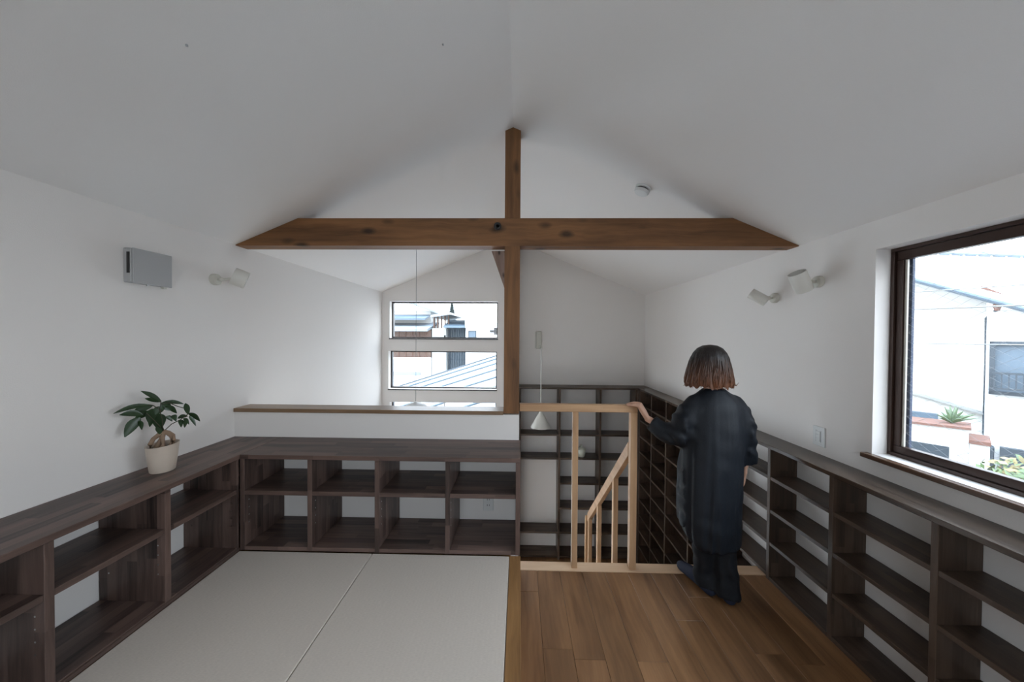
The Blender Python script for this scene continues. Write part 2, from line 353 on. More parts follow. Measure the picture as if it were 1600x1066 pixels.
# floors
b = MB(); b.box(0, XR, YN, 2.43, -.24, -.016); struct(b.build('floor_slab', concrete), 'sub floor under the walnut planks', 'floor')
fl = bpy.data.objects.new('floor', None); COL.objects.link(fl); struct(fl, 'walnut plank floor', 'floor')
PW = .1556
joints = [[2.156,.9],[1.76,.4],[1.706,.2],[2.6,1.1,-.2],[1.703,.3],[2.6,1.3,-.1],[1.96,.7],[2.14,.95],[1.763,.5],[1.71,.35],[2.5,1.25,0]]
x = .134-PW
for i, js in enumerate(joints):
    xa, xb = max(.0175, x)+.0006, min(x+PW, XR-.005)-.0006
    ys = [YN+.01]+sorted([j for j in js if j < 2.34])+[2.352]
    for k in range(len(ys)-1):
        if xb-xa > .02: box('floor_plank', xa, xb, ys[k]+.0005, ys[k+1]-.0005, -.015, 0, walnut, fl, bev=.0012)
    x += PW
struct(box('trim_stair_nosing', .006, 1.86, 2.3535, 2.445, -.06, .004, nose[0]), 'pale wood nosing strip along the edge of the stairwell', 'trim')
b = MB(); b.box(.004, XR, 2.335, 2.43, ZBOT, -.06); struct(b.build('wall_below_floor', white), 'white wall face below the floor edge in the stairwell', 'wall')
struct(box('floor_lower', .004, XR, 2.43, YFR, ZLOW-.2, ZLOW, walnut, bev=0), 'brown floor at the foot of the stairs', 'floor')
struct(box('floor_atrium', XL, -.085, 2.43, YFL, ZBOT-.1, ZBOT+.1, nose[1], bev=0), 'wooden floor of the storey below', 'floor')
# tatami platform
struct(box('platform_base', XL, -.047, YN, 2.315, 0, HT-.052, oak[1], bev=0), 'raised timber platform under the tatami mats', 'platform')
struct(box('trim_platform_edge', -.046, .0165, YN+.005, 1.9685, -.015, HT, oak[1], bev=.002), 'brown wooden edging board along the right side of the tatami', 'trim')
def mat_piece(x0, x1, y0, y1, label):
    o = box('tatami_mat', x0, x1, y0, y1, HT-.05, HT-.0005, tat, bev=.004); tag(o, label, 'tatami mat', 'borderless tatami mats')
mat_piece(-1.636, -.8475, .02, 1.966, 'left beige borderless tatami mat beside the left shelves')
mat_piece(-.8455, -.048, .02, 1.966, 'right beige borderless tatami mat beside the brown edging board')
mat_piece(-1.636, -.8475, YN+.01, .018, 'beige tatami mat behind the left mat, outside the frame')
mat_piece(-.8455, -.048, YN+.01, .018, 'beige tatami mat behind the right mat, outside the frame')

# ------------------------------------------------------------------ beam and posts
ZB0, ZB1 = 2.233, 2.420
D = .105
t = thing('tie_beam', 'long horizontal brown timber beam with knots crossing under the ceiling', 'beam', (0, YB+D/2, ZB0))
e = .002
xa = XL+.004; xb = XR-.004
xl1 = XRIDGE-(ZR-ZB1)/SL+e; xr1 = XRIDGE+(ZR-ZB1)/SL-e
b = MB(); b.prism([(xa,ZB0),(xb,ZB0),(xb,zc(xb)-e),(xr1,ZB1),(xl1,ZB1),(xa,zc(xa)-e)] if zc(xa)-e > ZB0 else [(xa,ZB0),(xb,ZB0),(xr1,ZB1),(xl1,ZB1)], 1, YB, YB+D)
b.build('beam_body', beamw[0], t)
b = MB(); b.lathe([(.026,0),(.026,.004),(.019,.004),(.018,-.004)], (-.151, YB-.003, 2.366), (0,1,0), 20); b.build('bolt_hole_disc', black, t, smooth=True)  # black disc painted as the dark of a counterbored bolt hole
b = MB(); b.lathe([(.012,0),(.012,.007)], (-.151, YB+.0, 2.366), (0,-1,0), 6); b.build('bolt_head', chrome, t)
PX0, PX1 = XRIDGE-.0525, XRIDGE+.0525
b = MB(); zt = zc(PX0)-e
b.prism([(PX0,ZB1+.001),(PX1,ZB1+.001),(PX1,zt),(XRIDGE,ZR-e),(PX0,zt)], 1, YB, YB+D)
tag(b.build('timber_post', beamw[2]), 'short brown timber post between the beam and the ceiling ridge', 'post')
b = MB(); b.prism([(PX0,1.094),(PX1,1.094),(PX1,ZB0-.001),(PX0,ZB0-.001)], 1, YB-.012+.012, YB+D-.0)
tag(b.build('timber_post', beamw[2]), 'tall brown timber post standing on the half wall below the beam', 'post')
b = MB(); b.prism([(-.2,2.225),(-.106,2.225),(-.106,1.96)], 1, 2.432, 2.462)
tag(b.build('timber_brace', wood('speckled_board',(.22,.13,.10),(.46,.33,.27),2,grain=1.3,knots=14)), 'small triangular speckled wooden brace behind the tall post', 'brace')
# cap of the half wall
struct(box('trim_half_wall_cap', XL+.002, PX0-.001, 2.303, 2.452, 1.088, 1.114, capw, bev=.002), 'brown wooden cap along the top of the half wall', 'trim')

# ------------------------------------------------------------------ bookcases
PT = .027
def pins(parent, pts, nrm):
    b = MB()
    for p in pts: b.lathe([(.0035,-.001),(.0035,.0015)], p, nrm, 8)
    o = b.build('shelf_pins', chrome, parent); o['kind'] = 'stuff'; return o
# left wall
t = thing('bookcase', 'low dark-stained open bookcase along the left wall beside the tatami', 'bookcase', (-1.8, .98, HT))
LXF = -1.639; uy = [-.06, .345, .75, 1.155, 1.5605]
for y in uy: box('upright', XL+.003, LXF, y-PT/2, y+PT/2, HT, .892, dark[2], t)
box('upright', XL+.003, LXF, 1.952, 1.966, HT, .892, dark[2], t)
ends = uy+[1.966]
for i in range(len(ends)-1):
    y0, y1 = ends[i]+PT/2, ends[i+1]-PT/2
    box('bottom_board', XL+.003, LXF-.001, y0, y1, HT+.001, HT+.024, dark[1], t)
    box('shelf', XL+.003, LXF-.002, y0, y1, .689, .713, dark[1], t)
    pins(t, [(LXF-.035 if k%2 else XL+.05, y1+.001, zz) for k in (0,1) for zz in (.50,.545,.59,.635)], (0,-1,0))
box('kick_strip', LXF, LXF+.004, -.07, 1.966, HT, HT+.018, dark[1], t)
# back run
t = thing('bookcase', 'low dark-stained open bookcase under the half wall, four bays wide', 'bookcase', (-.8, 2.14, HT))
ux = [-1.6235, -1.2215, -.8235, -.4095, -.0005]; BY0, BY1 = 1.9695, 2.3135
for x in ux: box('upright', x-PT/2, x+PT/2, BY0, BY1, HT, .892, dark[2], t)
for i in range(4):
    x0, x1 = ux[i]+PT/2, ux[i+1]-PT/2
    box('bottom_board', x0, x1, BY0+.001, BY1, HT+.001, HT+.024, dark[0], t)
    box('shelf', x0, x1, BY0+.002, BY1, .676, .702, dark[0], t)
    pins(t, [(x0, BY0+.035, zz) for zz in (.50,.545,.59,.635)], (1,0,0))
# the corner filler keeps the two runs apart
# counters
tag(box('countertop', XL+.002, -1.628, -.1, 2.312, .893, .918, dark[1], bev=.002), 'dark-stained wooden counter board on the left bookcase, under the potted plant', 'countertop')
tag(box('countertop', -1.6275, .0125, 1.958, 2.313, .893, .918, dark[0], bev=.002), 'dark-stained wooden counter board on the bookcase under the half wall', 'countertop')
tag(box('countertop', 1.668, XR-.002, -.3, 4.80, .884, .908, wood('dark_wood_waxed', DK2, LT2, 1, stave=.048, rough=.24, stavevar=.4), bev=.002), 'dark-stained wooden counter board on the low bookcase along the right wall', 'countertop')
tag(box('countertop', .006, XR-.002, 4.801, YFR-.002, .884, .908, dark2[0], bev=.002), 'dark-stained wooden top board of the tall bookcase on the end wall', 'countertop')
# right wall, low
t = thing('bookcase', 'low dark-stained open bookcase along the right wall beside the walnut floor', 'bookcase', (1.76, 1.1, 0))
RXF = 1.680; uy = [2.319, 1.862, 1.405, .948, .491, .034, -.3]
for y in uy: box('upright', RXF, XR-.003, y-.013, y+.013, 0.0005, .883, dark2[2], t)
for i in range(len(uy)-1):
    y1, y0 = uy[i]-.013, uy[i+1]+.013
    box('bottom_board', RXF+.001, XR-.003, y0, y1, .001, .026, dark2[1], t)
    for z in (.236,.455,.674): box('shelf', RXF+.002, XR-.003, y0, y1, z, z+.023, dark2[1], t)
# right wall, stair section
t = thing('bookcase', 'tall dark-stained bookcase on the right wall going down the stairwell', 'bookcase', (1.76, 3.6, ZLOW))
uy = [2.332, 2.86, 3.40, 3.93, 4.36, 4.78]
box('upright', RXF, XR-.003, 2.448, 2.474, ZLOW+.001, -.065, dark2[2], t)
for y in uy[1:]: box('upright', RXF, XR-.003, y-.013, y+.013, ZLOW+.001, .883, dark2[2], t)
for i in range(len(uy)-1):
    y0, y1 = uy[i]+.001+.012*(i > 0), uy[i+1]-.013
    k = 0; z = .674
    while z > ZLOW+.05:
        box('shelf', RXF+.002, XR-.003, y0 if i or z > 0 else 2.475, y1, z, z+.023, dark2[1], t); z -= .2195
    if i >= 1: box('back_panel', XR-.012, XR-.0035, y0, y1, ZLOW+.002, .883, dark2[2], t, bev=0)
# far bookcase
t = thing('bookcase', 'tall dark-stained open bookcase on the end wall of the stairwell', 'bookcase', (.85, 4.97, ZLOW))
FY0 = 4.853; FY1 = YFR-.003; ux = [.02, .583, 1.158, 1.66]
for x in ux: box('upright', x-.014, x+.014, FY0, FY1, ZLOW+.001, .883, dark2[2], t)
rows = [.565,.211,-.127,-.483,-.839,-1.187,-1.53]
for i in range(3):
    x0, x1 = ux[i]+.014, ux[i+1]-.014
    for j, z in enumerate(rows):
        if i == 0 and j in (3, 4): continue
        box('shelf', x0, x1, FY0+.002, FY1, z, z+.026, dark2[0], t)
box('upright', 1.674, XR-.004, 4.80, 4.852, ZLOW+.001, .883, dark2[2], t)

# ------------------------------------------------------------------ railing
t = thing('railing', 'light wooden landing railing from the timber post to the newel the woman holds', 'railing', (.41, 2.395, 0))
box('top_rail', .006, .822, 2.37, 2.42, 1.100, 1.151, pine[0], t, bev=.003)
box('baluster', .377, .416, 2.376, 2.414, .004, 1.0995, pine[2], t, bev=.002)
box('newel_post', .776, .822, 2.372, 2.42, .004, 1.0995, pine[2], t, bev=.003)
t = thing('stair_railing', 'sloping light wooden handrail with balusters going down beside the stairs', 'railing', (.79, 3.1, ZLOW))
def sloped(name, y0, z0, y1, z1, x0, x1, h, m, par):
    b = MB(); b.prism([(y0,z0-h),(y1,z1-h),(y1,z1),(y0,z0)], 0, x0, x1); return b.build(name, m, par, bev=.002)
RS = -.885
zr_ = lambda y: .885+RS*(y-2.42)
sloped('handrail', 2.421, zr_(2.421), 3.80, zr_(3.80), .772, .81, .10, pine[1], t)
for y in (2.79, 3.33, 3.74):
    b = MB(); b.prism([(y-.022, -1.5+0), (y+.022, -1.5+0), (y+.022, zr_(y+.022)-.101), (y-.022, zr_(y-.022)-.101)], 0, .772, .81)
    # feet stand on the stair stringer
    b.build('baluster', pine[2], t, bev=.001)
b = MB(); b.prism([(3.80,-1.54),(3.85,-1.54),(3.85,-.40),(3.80,-.36)], 0, .755, .80)
b.build('newel_post', pine[2], t, bev=.002)
# stairs
t = thing('staircase', 'brown wooden stairs going down past the tall bookcase', 'staircase', (1.25, 3.3, ZLOW))
n = 7; rise = -ZLOW/n; run = .248
for i in range(n-1):
    z = -(i+1)*rise; y = 2.447+i*run
    box('tread', .83, 1.672, y, y+run+.02, z-.03, z, walnut, t)
    box('riser', .83, 1.672, y+run, y+run+.015, max(z-rise+.001, ZLOW), z-.031, nose[0], t, bev=0)
b = MB(); b.prism([(2.447,-.30),(2.447,-.12),(2.447+run*6.1,ZLOW+.16),(2.447+run*6.1,ZLOW+.001),(2.447+run*5.5,ZLOW+.001)], 0, .812, .829); b.build('stringer', pine[1], t)

# ------------------------------------------------------------------ windows
def window(name, axis, p, u0, u1, z0, z1, m, fw, depth, label, inner=0, sign=1):
    """frame set in the wall; p = inner face plane of the frame, sign = outward direction"""
    t = thing(name, label, 'window', ((p, (u0+u1)/2, z0) if axis == 'x' else ((u0+u1)/2, p, z0))); t['kind'] = 'structure'
    def B(nm, ua, ub, za, zb, d0, d1, mm, bev=.0015):
        a, c = sorted((p+sign*d0, p+sign*d1))
        return box(nm, a, c, ua, ub, za, zb, mm, t, bev) if axis == 'x' else box(nm, ua, ub, a, c, za, zb, mm, t, bev)
    g = .0008
    B('frame_head', u0+g, u1-g, z1-fw, z1-g, 0, depth, m); B('frame_sill', u0+g, u1-g, z0+g, z0+fw, 0, depth, m)
    B('frame_jamb', u0+g, u0+fw, z0+fw, z1-fw, 0, depth, m); B('frame_jamb', u1-fw, u1-g, z0+fw, z1-fw, 0, depth, m)
    return t, B
# right window: reveal .10 deep, outer frame then sash
t, B = window('window_1', 'x', XR+.075, WR[0], WR[1], WR[2], WR[3], framem, .018, .075, 'large brown aluminium window in the right wall looking onto a pale house')
s0, s1, sz0, sz1 = WR[0]+.019, WR[1]-.019, WR[2]+.019, WR[3]-.019; fw = .030
B('sash_rail', s0, s1, sz1-.045, sz1, .012, .045, framem); B('sash_rail', s0, s1, sz0, sz0+.036, .012, .045, framem)
B('sash_stile', s1-fw, s1, sz0+.037, sz1-.046, .012, .045, framem); B('sash_stile', s0, s0+fw, sz0+.037, sz1-.046, .012, .045, framem)
B('sash_bead', s1-fw-.012, s1-fw-.001, sz0+.037, sz1-.046, .02, .03, offw)
box('screen_edge', XR+.128, XR+.142, 1.778, 1.806, WR[2]+.04, WR[3]-.05, navy, t)
B('pane', s0+fw, s1-fw, sz0+.036, sz1-.045, .026, .030, glass, 0)
b = MB(); ya, yb, za, zb = s0+fw, s1-fw, sz0+fw+.01, sz1-fw; xw = XR+.075+.034; sp = .062; slope = .62
for sg in (1, -1):
    c = -3.0
    while c < 6:
        pts = []
        # line z = c + sg*slope*y
        for y in (ya, yb):
            z = c+sg*slope*y
            if za <= z <= zb: pts.append((y, z))
        for z in (za, zb):
            y = (z-c)/(sg*slope)
            if ya < y < yb: pts.append((y, z))
        if len(pts) >= 2:
            b.tube([(xw, pts[0][0], pts[0][1]), (xw, pts[1][0], pts[1][1])], .0006, 3, False)
        c += sp*slope*1.1
o = b.build('wire_mesh', net, t); o['kind'] = 'stuff'
struct(box('trim_window_sill', XR-.035, XR+.074, WR[0]-.03, WR[1]+.03, WR[2]-.024, WR[2]-.0005, sillw, bev=.003), 'dark brown wooden sill board projecting under the right window', 'trim')
# the wall is cut for the sill
for i, (u0, u1, z0, z1) in enumerate(FW):
    lab = ['upper long narrow window in the far gable wall', 'lower long narrow window in the far gable wall', 'tall window of the floor below, its top showing over the half wall cap'][i]
    t, B = window('window_%d' % (i+2), 'y', YFL+.095, u0, u1, z0, z1, framed, .018, .06, lab)
    B('pane', u0+.018, u1-.018, z0+.018, z1-.018, .028, .032, glass, 0)
    if i == 2:
        B('mullion', -1.09, -1.075, z0+.018, z1-.018, .005, .05, plasw)
        B('transom', u0+.018, u1-.018, -.52, -.49, .005, .05, framed)
    struct(box('trim_%d' % (i+1), u0-.006, u1+.006, YFL-.012, YFL+.094, z0-.016, z0-.0005, framed, bev=.001), 'thin dark sill of the far window', 'trim') if i < 2 else None
    if i == 0:
        B('window_catch', -1.09, -1.065, z0+.018, z0+.045, -.012, .0, black)
t, B = window('window_5', 'y', YN-.095, NW[0], NW[1], NW[2], NW[3], framem, .04, .05, 'added window behind the viewpoint, lets in extra daylight', sign=-1)
B('pane', NW[0]+.04, NW[1]-.04, NW[2]+.04, NW[3]-.04, .02, .024, glass, 0)

t, B = window('window_6', 'x', XL-.06, LW[0], LW[1], LW[2], LW[3], framem, .04, .05, 'added window low in the left wall, hidden by the half wall, sends daylight up', sign=-1)
B('pane', LW[0]+.04, LW[1]-.04, LW[2]+.04, LW[3]-.04, .02, .024, glass, 0)

# ------------------------------------------------------------------ wall fittings
def spot(name, base, n, tip, aim, r, ln, label, gap=.06):
    """base on wall with normal n; cylinder head whose side near its back is held at tip"""
    base = Vector(base); n = Vector(n); aim = Vector(aim).normalized(); tip = Vector(tip)
    t = thing(name, label, 'spotlight', base, 'white cylinder wall spotlights')
    b = MB(); b.lathe([(.036,0.0005),(.036,.022),(.032,.027),(.014,.029)], base, n, 28); b.build('wall_base', offw, t, smooth=True)
    b = MB(); b.tube([base+n*.026, base+n*.052, tip], [.008,.008,.007], 10); b.ball(base+n*.052, .014, 2); b.build('arm', offw, t, smooth=True)
    c = tip  # centre of the head
    b = MB(); b.lathe([(0,-ln/2),(r*.96,-ln/2),(r,-ln/2+.004),(r,ln/2),(r-.003,ln/2),(r-.004,-ln/2+.03),(0,-ln/2+.03)], c, aim, 32); b.build('lamp_head', shadew, t, smooth=True)
    b = MB(); b.lathe([(0,0),(.02,.002),(.026,.02),(.024,.04),(.0,.046)], c-aim*(ln/2-.031), aim, 16); b.build('bulb', plasw, t, smooth=True)
    return t
spot('wall_spotlight', (XL, 2.16, 1.972), (1,0,0), (XL+.125, 2.215, 1.99), (.74,.60,-.36), .056, .076, 'white cylinder spotlight on the left wall beside the ventilation cover')
spot('wall_spotlight', (XR, 2.525, 1.912), (-1,0,0), (XR-.125, 2.525, 1.915), (-.66,.45,.58), .037, .120, 'left of the two white spotlights on the right wall, tilted up to the left')
spot('wall_spotlight', (XR, 2.165, 1.972), (-1,0,0), (XR-.125, 2.155, 1.970), (-.50,-.13,.85), .048, .125, 'right of the two white spotlights on the right wall, pointing up, nearer the window')
# ventilation cover
t = thing('ventilation_cover', 'square light grey ventilation cover high on the left wall', 'vent', (XL, 1.75, 1.875))
b = MB(); b.box(XL+.0005, XL+.040, 1.657, 1.850, 1.876, 2.046); b.build('housing', greyp, t, bev=.003)
b = MB(); b.box(XL+.041, XL+.047, 1.660, 1.852, 1.874, 2.048); b.build('front_plate', greyp, t, bev=.002)
b = MB(); b.box(XL+.020, XL+.034, 1.6545, 1.6569, 1.922, 2.026); b.build('slot', black, t)
b = MB(); b.box(XL+.018, XL+.034, 1.818, 1.834, 1.864, 1.8755); b.build('pull_tab', offw, t)
b = MB(); b.tube([(XL+.03,1.74,1.868),(XL+.03,1.74,1.876)], .004, 8); b.build('screw', chrome, t)
# light switch, right wall
t = thing('light_switch', 'white double light switch plate on the right wall above the bookcase counter', 'switch', (XR, 2.14, .95))
b = MB(); b.box(XR-.008, XR-.0005, 2.103, 2.187, .957, 1.077); b.build('plate', plasw, t, bev=.002)
for k in range(3):
    z = .987+k*.021
    b = MB(); b.box(XR-.0115, XR-.008, 2.132, 2.160, z, z+.019); b.build('rocker', plasw, t, bev=.001)
b = MB()
for y in (2.1275, 2.1625): b.box(XR-.009, XR-.0078, y-.0012, y+.0012, .982, 1.054)
b.build('plate_groove', greyp, t)
# outlet in bay four
t = thing('wall_outlet', 'beige power outlet on the wall inside the fourth bay of the bookcase', 'outlet', (-.20, 2.315, .43))
b = MB(); b.box(-.236,-.166, 2.307, 2.3145, .434, .550); b.build('plate', plasw, t, bev=.002)
for z in (.468,.506):
    b = MB()
    for dx in (-.007,.007): b.box(-.201+dx-.0015,-.201+dx+.0015, 2.3055, 2.3075, z, z+.010)
    b.build('socket', black, t)
# smoke detector
nR = Vector((-SL,0,-1)).normalized()
c0 = Vector((.853, 2.405, zc(.853)))
t = thing('smoke_detector', 'round white smoke detector on the right slope of the ceiling', 'smoke detector', c0)
b = MB(); b.lathe([(.052,.0005),(.052,.010),(.045,.012)], c0, nR, 32); b.build('base_ring', plasw, t, smooth=True)
b = MB(); b.lathe([(.040,.010),(.040,.026)], c0, nR, 24); b.build('vent_gap', black, t, smooth=True)
b = MB(); b.lathe([(.050,.024),(.050,.032),(.044,.042),(.030,.046),(0,.046)], c0, nR, 32); b.build('cover', plasw, t, smooth=True)
b = MB(); b.lathe([(.004,.045),(.004,.048)], c0+Vector((.012,-.012,0)), nR, 10); b.build('indicator', black, t)
# ceiling screw dots
def raypt(px, py):
    u, v = px-800, py-533
    return (fwd*FPX + rt2*u - up2*v).normalized()
for (x, y, lab) in ((-1.119, 1.135, 'tiny grey hook in the left slope of the ceiling, the farther one from the ridge'), (-.346, 1.522, 'tiny grey hook in the left slope of the ceiling, close to the ridge')):
    nL = Vector((SL,0,-1)).normalized(); c = Vector((x, y, zc(x)))
    b = MB(); b.lathe([(.004,.0003),(.004,.004),(.002,.006)], c, nL, 10); tag(b.build('ceiling_hook', greyp, smooth=True), lab, 'hook')

# ------------------------------------------------------------------ pendants
PYc = 4.62
t = thing('pendant_lamp', 'small white cone pendant lamp on a long stem over the stairwell', 'lamp', (.30, PYc, .40))
b = MB(); b.box(.245,.335, YFR-.045, YFR-.0005, 1.44, 1.70); b.build('wall_bracket', offw, t, bev=.012)
b = MB(); b.tube([(.30, YFR-.045, 1.475), (.30, PYc, 1.475)], .006, 8); b.tube([(.30, PYc, 1.488), (.30, PYc, 1.468)], .010, 8); b.build('arm', offw, t)
b = MB(); b.tube([(.30, PYc, 1.474), (.30, PYc, .62)], .0065, 8); b.build('stem', cordw, t)
b = MB(); b.lathe([(.008,.235),(.012,.225),(.132,.010),(.134,.0),(.131,.0),(.010,.215)], (.30, PYc, .395), (0,0,1), 40); b.build('lamp_shade', shadew, t, smooth=True)
b = MB(); b.lathe([(0,0),(.03,.01),(.035,.03),(.015,.07),(.012,.12)], (.30, PYc, .42), (0,0,1), 16); b.build('bulb', plasw, t, smooth=True)
c = Vector((-1.09, 3.6, 0)); zt = zc(-1.09)
t = thing('pendant_lamp', 'white dome pendant lamp on a thin cord beyond the half wall', 'lamp', (c.x, c.y, .74))
b = MB(); b.lathe([(.03,-.001),(.03,-.02),(.008,-.035)], (c.x,c.y,zt-.010), (0,0,1), 16); b.build('ceiling_cap', plasw, t, smooth=True)
b = MB(); b.tube([(c.x,c.y,zt-.04),(c.x,c.y,.925)], .0022, 6); b.build('cord', cord, t)
b = MB(); b.lathe([(.012,.205),(.02,.197),(.06,.190),(.10,.172),(.14,.138),(.165,.09),(.175,.03),(.176,0),(.173,0),(.16,.085),(.10,.165),(.012,.195)], (c.x,c.y,.715), (0,0,1), 36); b.build('lamp_shade', plasw, t, smooth=True)

# ------------------------------------------------------------------ sugar pot on the far bookcase
pc = Vector((.905, 4.93, -.100))
t = thing('ceramic_pot', 'small pale green lidded ceramic pot on the tall bookcase behind the railing', 'pot', pc)
b = MB(); b.lathe([(.045,.0005),(.052,.01),(.06,.05),(.066,.08),(.058,.098),(.050,.100)], pc, (0,0,1), 28); b.build('body', ceram2, t, smooth=True)
b = MB(); b.lathe([(.062,.100),(.064,.108),(.055,.122),(.030,.134),(.0,.138)], pc, (0,0,1), 28); b.build('lid', ceram2, t, smooth=True)
b = MB(); b.lathe([(.010,.134),(.009,.146),(.016,.152),(.016,.160),(0,.165)], pc, (0,0,1), 16); b.build('knob', ceram2, t, smooth=True)
b = MB(); b.tube([pc+Vector((-.062,0,.085)), pc+Vector((-.085,0,.08)), pc+Vector((-.088,0,.055)), pc+Vector((-.060,0,.045))], .007, 8); b.build('handle', ceram2, t, smooth=True)

# ------------------------------------------------------------------ potted ficus
pp = Vector((-1.825, 1.712, .9185))
t = thing('potted_ficus', 'small ginseng ficus with glossy leaves in a beige oval pot on the left counter', 'plant', pp)
def oval_pot():
    bm = bmesh.new(); seg = 40; rings = []
    prof = [(.0,.0),(.052,.0),(.056,.004),(.066,.08),(.073,.150),(.074,.152),(.071,.152),(.068,.144),(.066,.12),(0,.12)]
    for r, z in prof:
        r *= .82; z *= .91; ring = []
        for k in range(seg):
            a = 2*math.pi*k/seg; tilt = (.004*math.sin(a+.3) if z > .125 else 0)
            ring.append(bm.verts.new((pp.x+r*1.0*math.cos(a), pp.y+r*1.12*math.sin(a), pp.z+z+tilt)))
        rings.append(ring)
    for i in range(len(rings)-1):
        for k in range(seg): bm.faces.new((rings[i][k],rings[i][(k+1)%seg],rings[i+1][(k+1)%seg],rings[i+1][k]))
    mb = MB(); mb.bm.free(); mb.bm = bm; return mb
oval_pot().build('pot', ceram, t, smooth=True)
b = MB(); b.lathe([(0,.118),(.03,.121),(.050,.118),(.052,.112)], pp, (0,0,1), 24); b.build('soil', soil, t, smooth=True)
# swollen roots: plane of view is turned to the camera, so spread them along that direction
ex = Vector((.67,.74,0)).normalized(); ez = Vector((0,0,1)); ey = Vector((-.74,.67,0))
R = lambda a, h, d=0: pp+ex*a*(1.12 if h > .21 else .95)+ez*(.195+(h-.2)*1.22 if h > .2 else h-.006)+ey*d
b = MB()
b.tube([R(-.045,.12), R(-.046,.150), R(-.034,.176), R(-.010,.196), R(.004,.204)], [.011,.010,.010,.011,.012], 10)
b.tube([R(-.024,.12,.01), R(-.012,.145,.01), R(-.002,.172,0), R(.002,.200,0)], [.014,.013,.011,.012], 10)
b.tube([R(.002,.204), R(.022,.198), R(.040,.180), R(.044,.155), R(.040,.125)], [.012,.011,.010,.009,.009], 10)
b.tube([R(.012,.200), R(.030,.180,-.012), R(.032,.150,-.014), R(.024,.125,-.01)], [.007,.006,.005,.006], 8)
b.tube([R(-.014,.12,-.02), R(.004,.142,-.02), R(.0,.17,-.01), R(.0,.196)], [.009,.008,.009,.010], 8)
b.build('root_trunk', bark, t, smooth=True)
b = MB(); br = [((.002,.205),(-.012,.235),(-.030,.262),(-.05,.29)), ((.002,.205),(.0,.25),(-.008,.30),(-.004,.335)), ((.004,.205),(.03,.232),(.06,.246),(.088,.268)),
                ((-.008,.30),(-.03,.32),(-.06,.325)), ((-.004,.32),(.02,.325),(.05,.305),(.07,.295))]
for q in br: b.tube([R(*p) for p in q], .0022, 6)
b.build('twigs', twig, t, smooth=True)
def leaf(base, tip, wd, droop, face):
    """pointed oval leaf with a folded midrib between two points in the plant's own plane"""
    bm = bmesh.new(); n = 7; P0, P1 = Vector(base), Vector(tip); d = P1-P0; side = d.cross(face).normalized(); nn = side.cross(d).normalized()
    L, M_, R_ = [], [], []
    for i in range(n+1):
        s = i/n; wv = wd*math.sin(math.pi*min(1,s*.95+.03))**.8*(1-.25*s); c = P0+d*s+Vector((0,0,1))*droop*math.sin(math.pi*s)
        M_.append(bm.verts.new(c)); L.append(bm.verts.new(c+side*wv+nn*wv*.25)); R_.append(bm.verts.new(c-side*wv+nn*wv*.25))
    for i in range(n):
        bm.faces.new((M_[i],M_[i+1],L[i+1],L[i])); bm.faces.new((R_[i],R_[i+1],M_[i+1],M_[i]))
    mb = MB(); mb.bm.free(); mb.bm = bm
    mb.bm.faces.ensure_lookup_table()
    bmesh.ops.solidify(mb.bm, geom=mb.bm.faces[:], thickness=.0008)
    return mb.build('leaf', leafm, t, smooth=True)
LV = [((-.004,.335),(-.066,.384),.013),((-.006,.33),(-.054,.352),.014),((-.04,.325),(-.145,.305),.013),((-.03,.318),(-.095,.290),.019),
 ((-.03,.305),(-.040,.240),.024),((-.07,.275),(-.135,.205),.026),((-.06,.285),(-.128,.298),.018),((-.085,.27),(-.028,.285),.022),((-.068,.262),(-.064,.222),.010),
 ((-.004,.325),(.028,.29),.022),((0,.325),(.072,.31),.012),((.0,.31),(-.022,.28),.022),((.01,.31),(.048,.272),.015),((-.03,.27),(-.040,.226),.014),
 ((-.012,.28),(-.010,.205),.030),((.01,.265),(.032,.243),.012),((.03,.27),(.044,.245),.014),((-.02,.23),(.0,.185),.012),((.06,.246),(.062,.212),.012),
 ((.07,.25),(.088,.222),.009),((.088,.268),(.130,.222),.014),((.086,.266),(.075,.318),.014),((.088,.26),(.112,.212),.009),((.08,.25),(.086,.21),.011),((.05,.25),(.086,.255),.012),((-.01,.235),(.006,.175),.010)]
random.seed(3)
for a, c, wd in LV:
    d0 = random.uniform(-.025,.025); leaf(R(a[0],a[1],d0), R(c[0],c[1],d0+random.uniform(-.02,.02)), wd*1.0, random.uniform(.002,.010), (ey+Vector((0,0,random.uniform(-.3,.5)))).normalized())
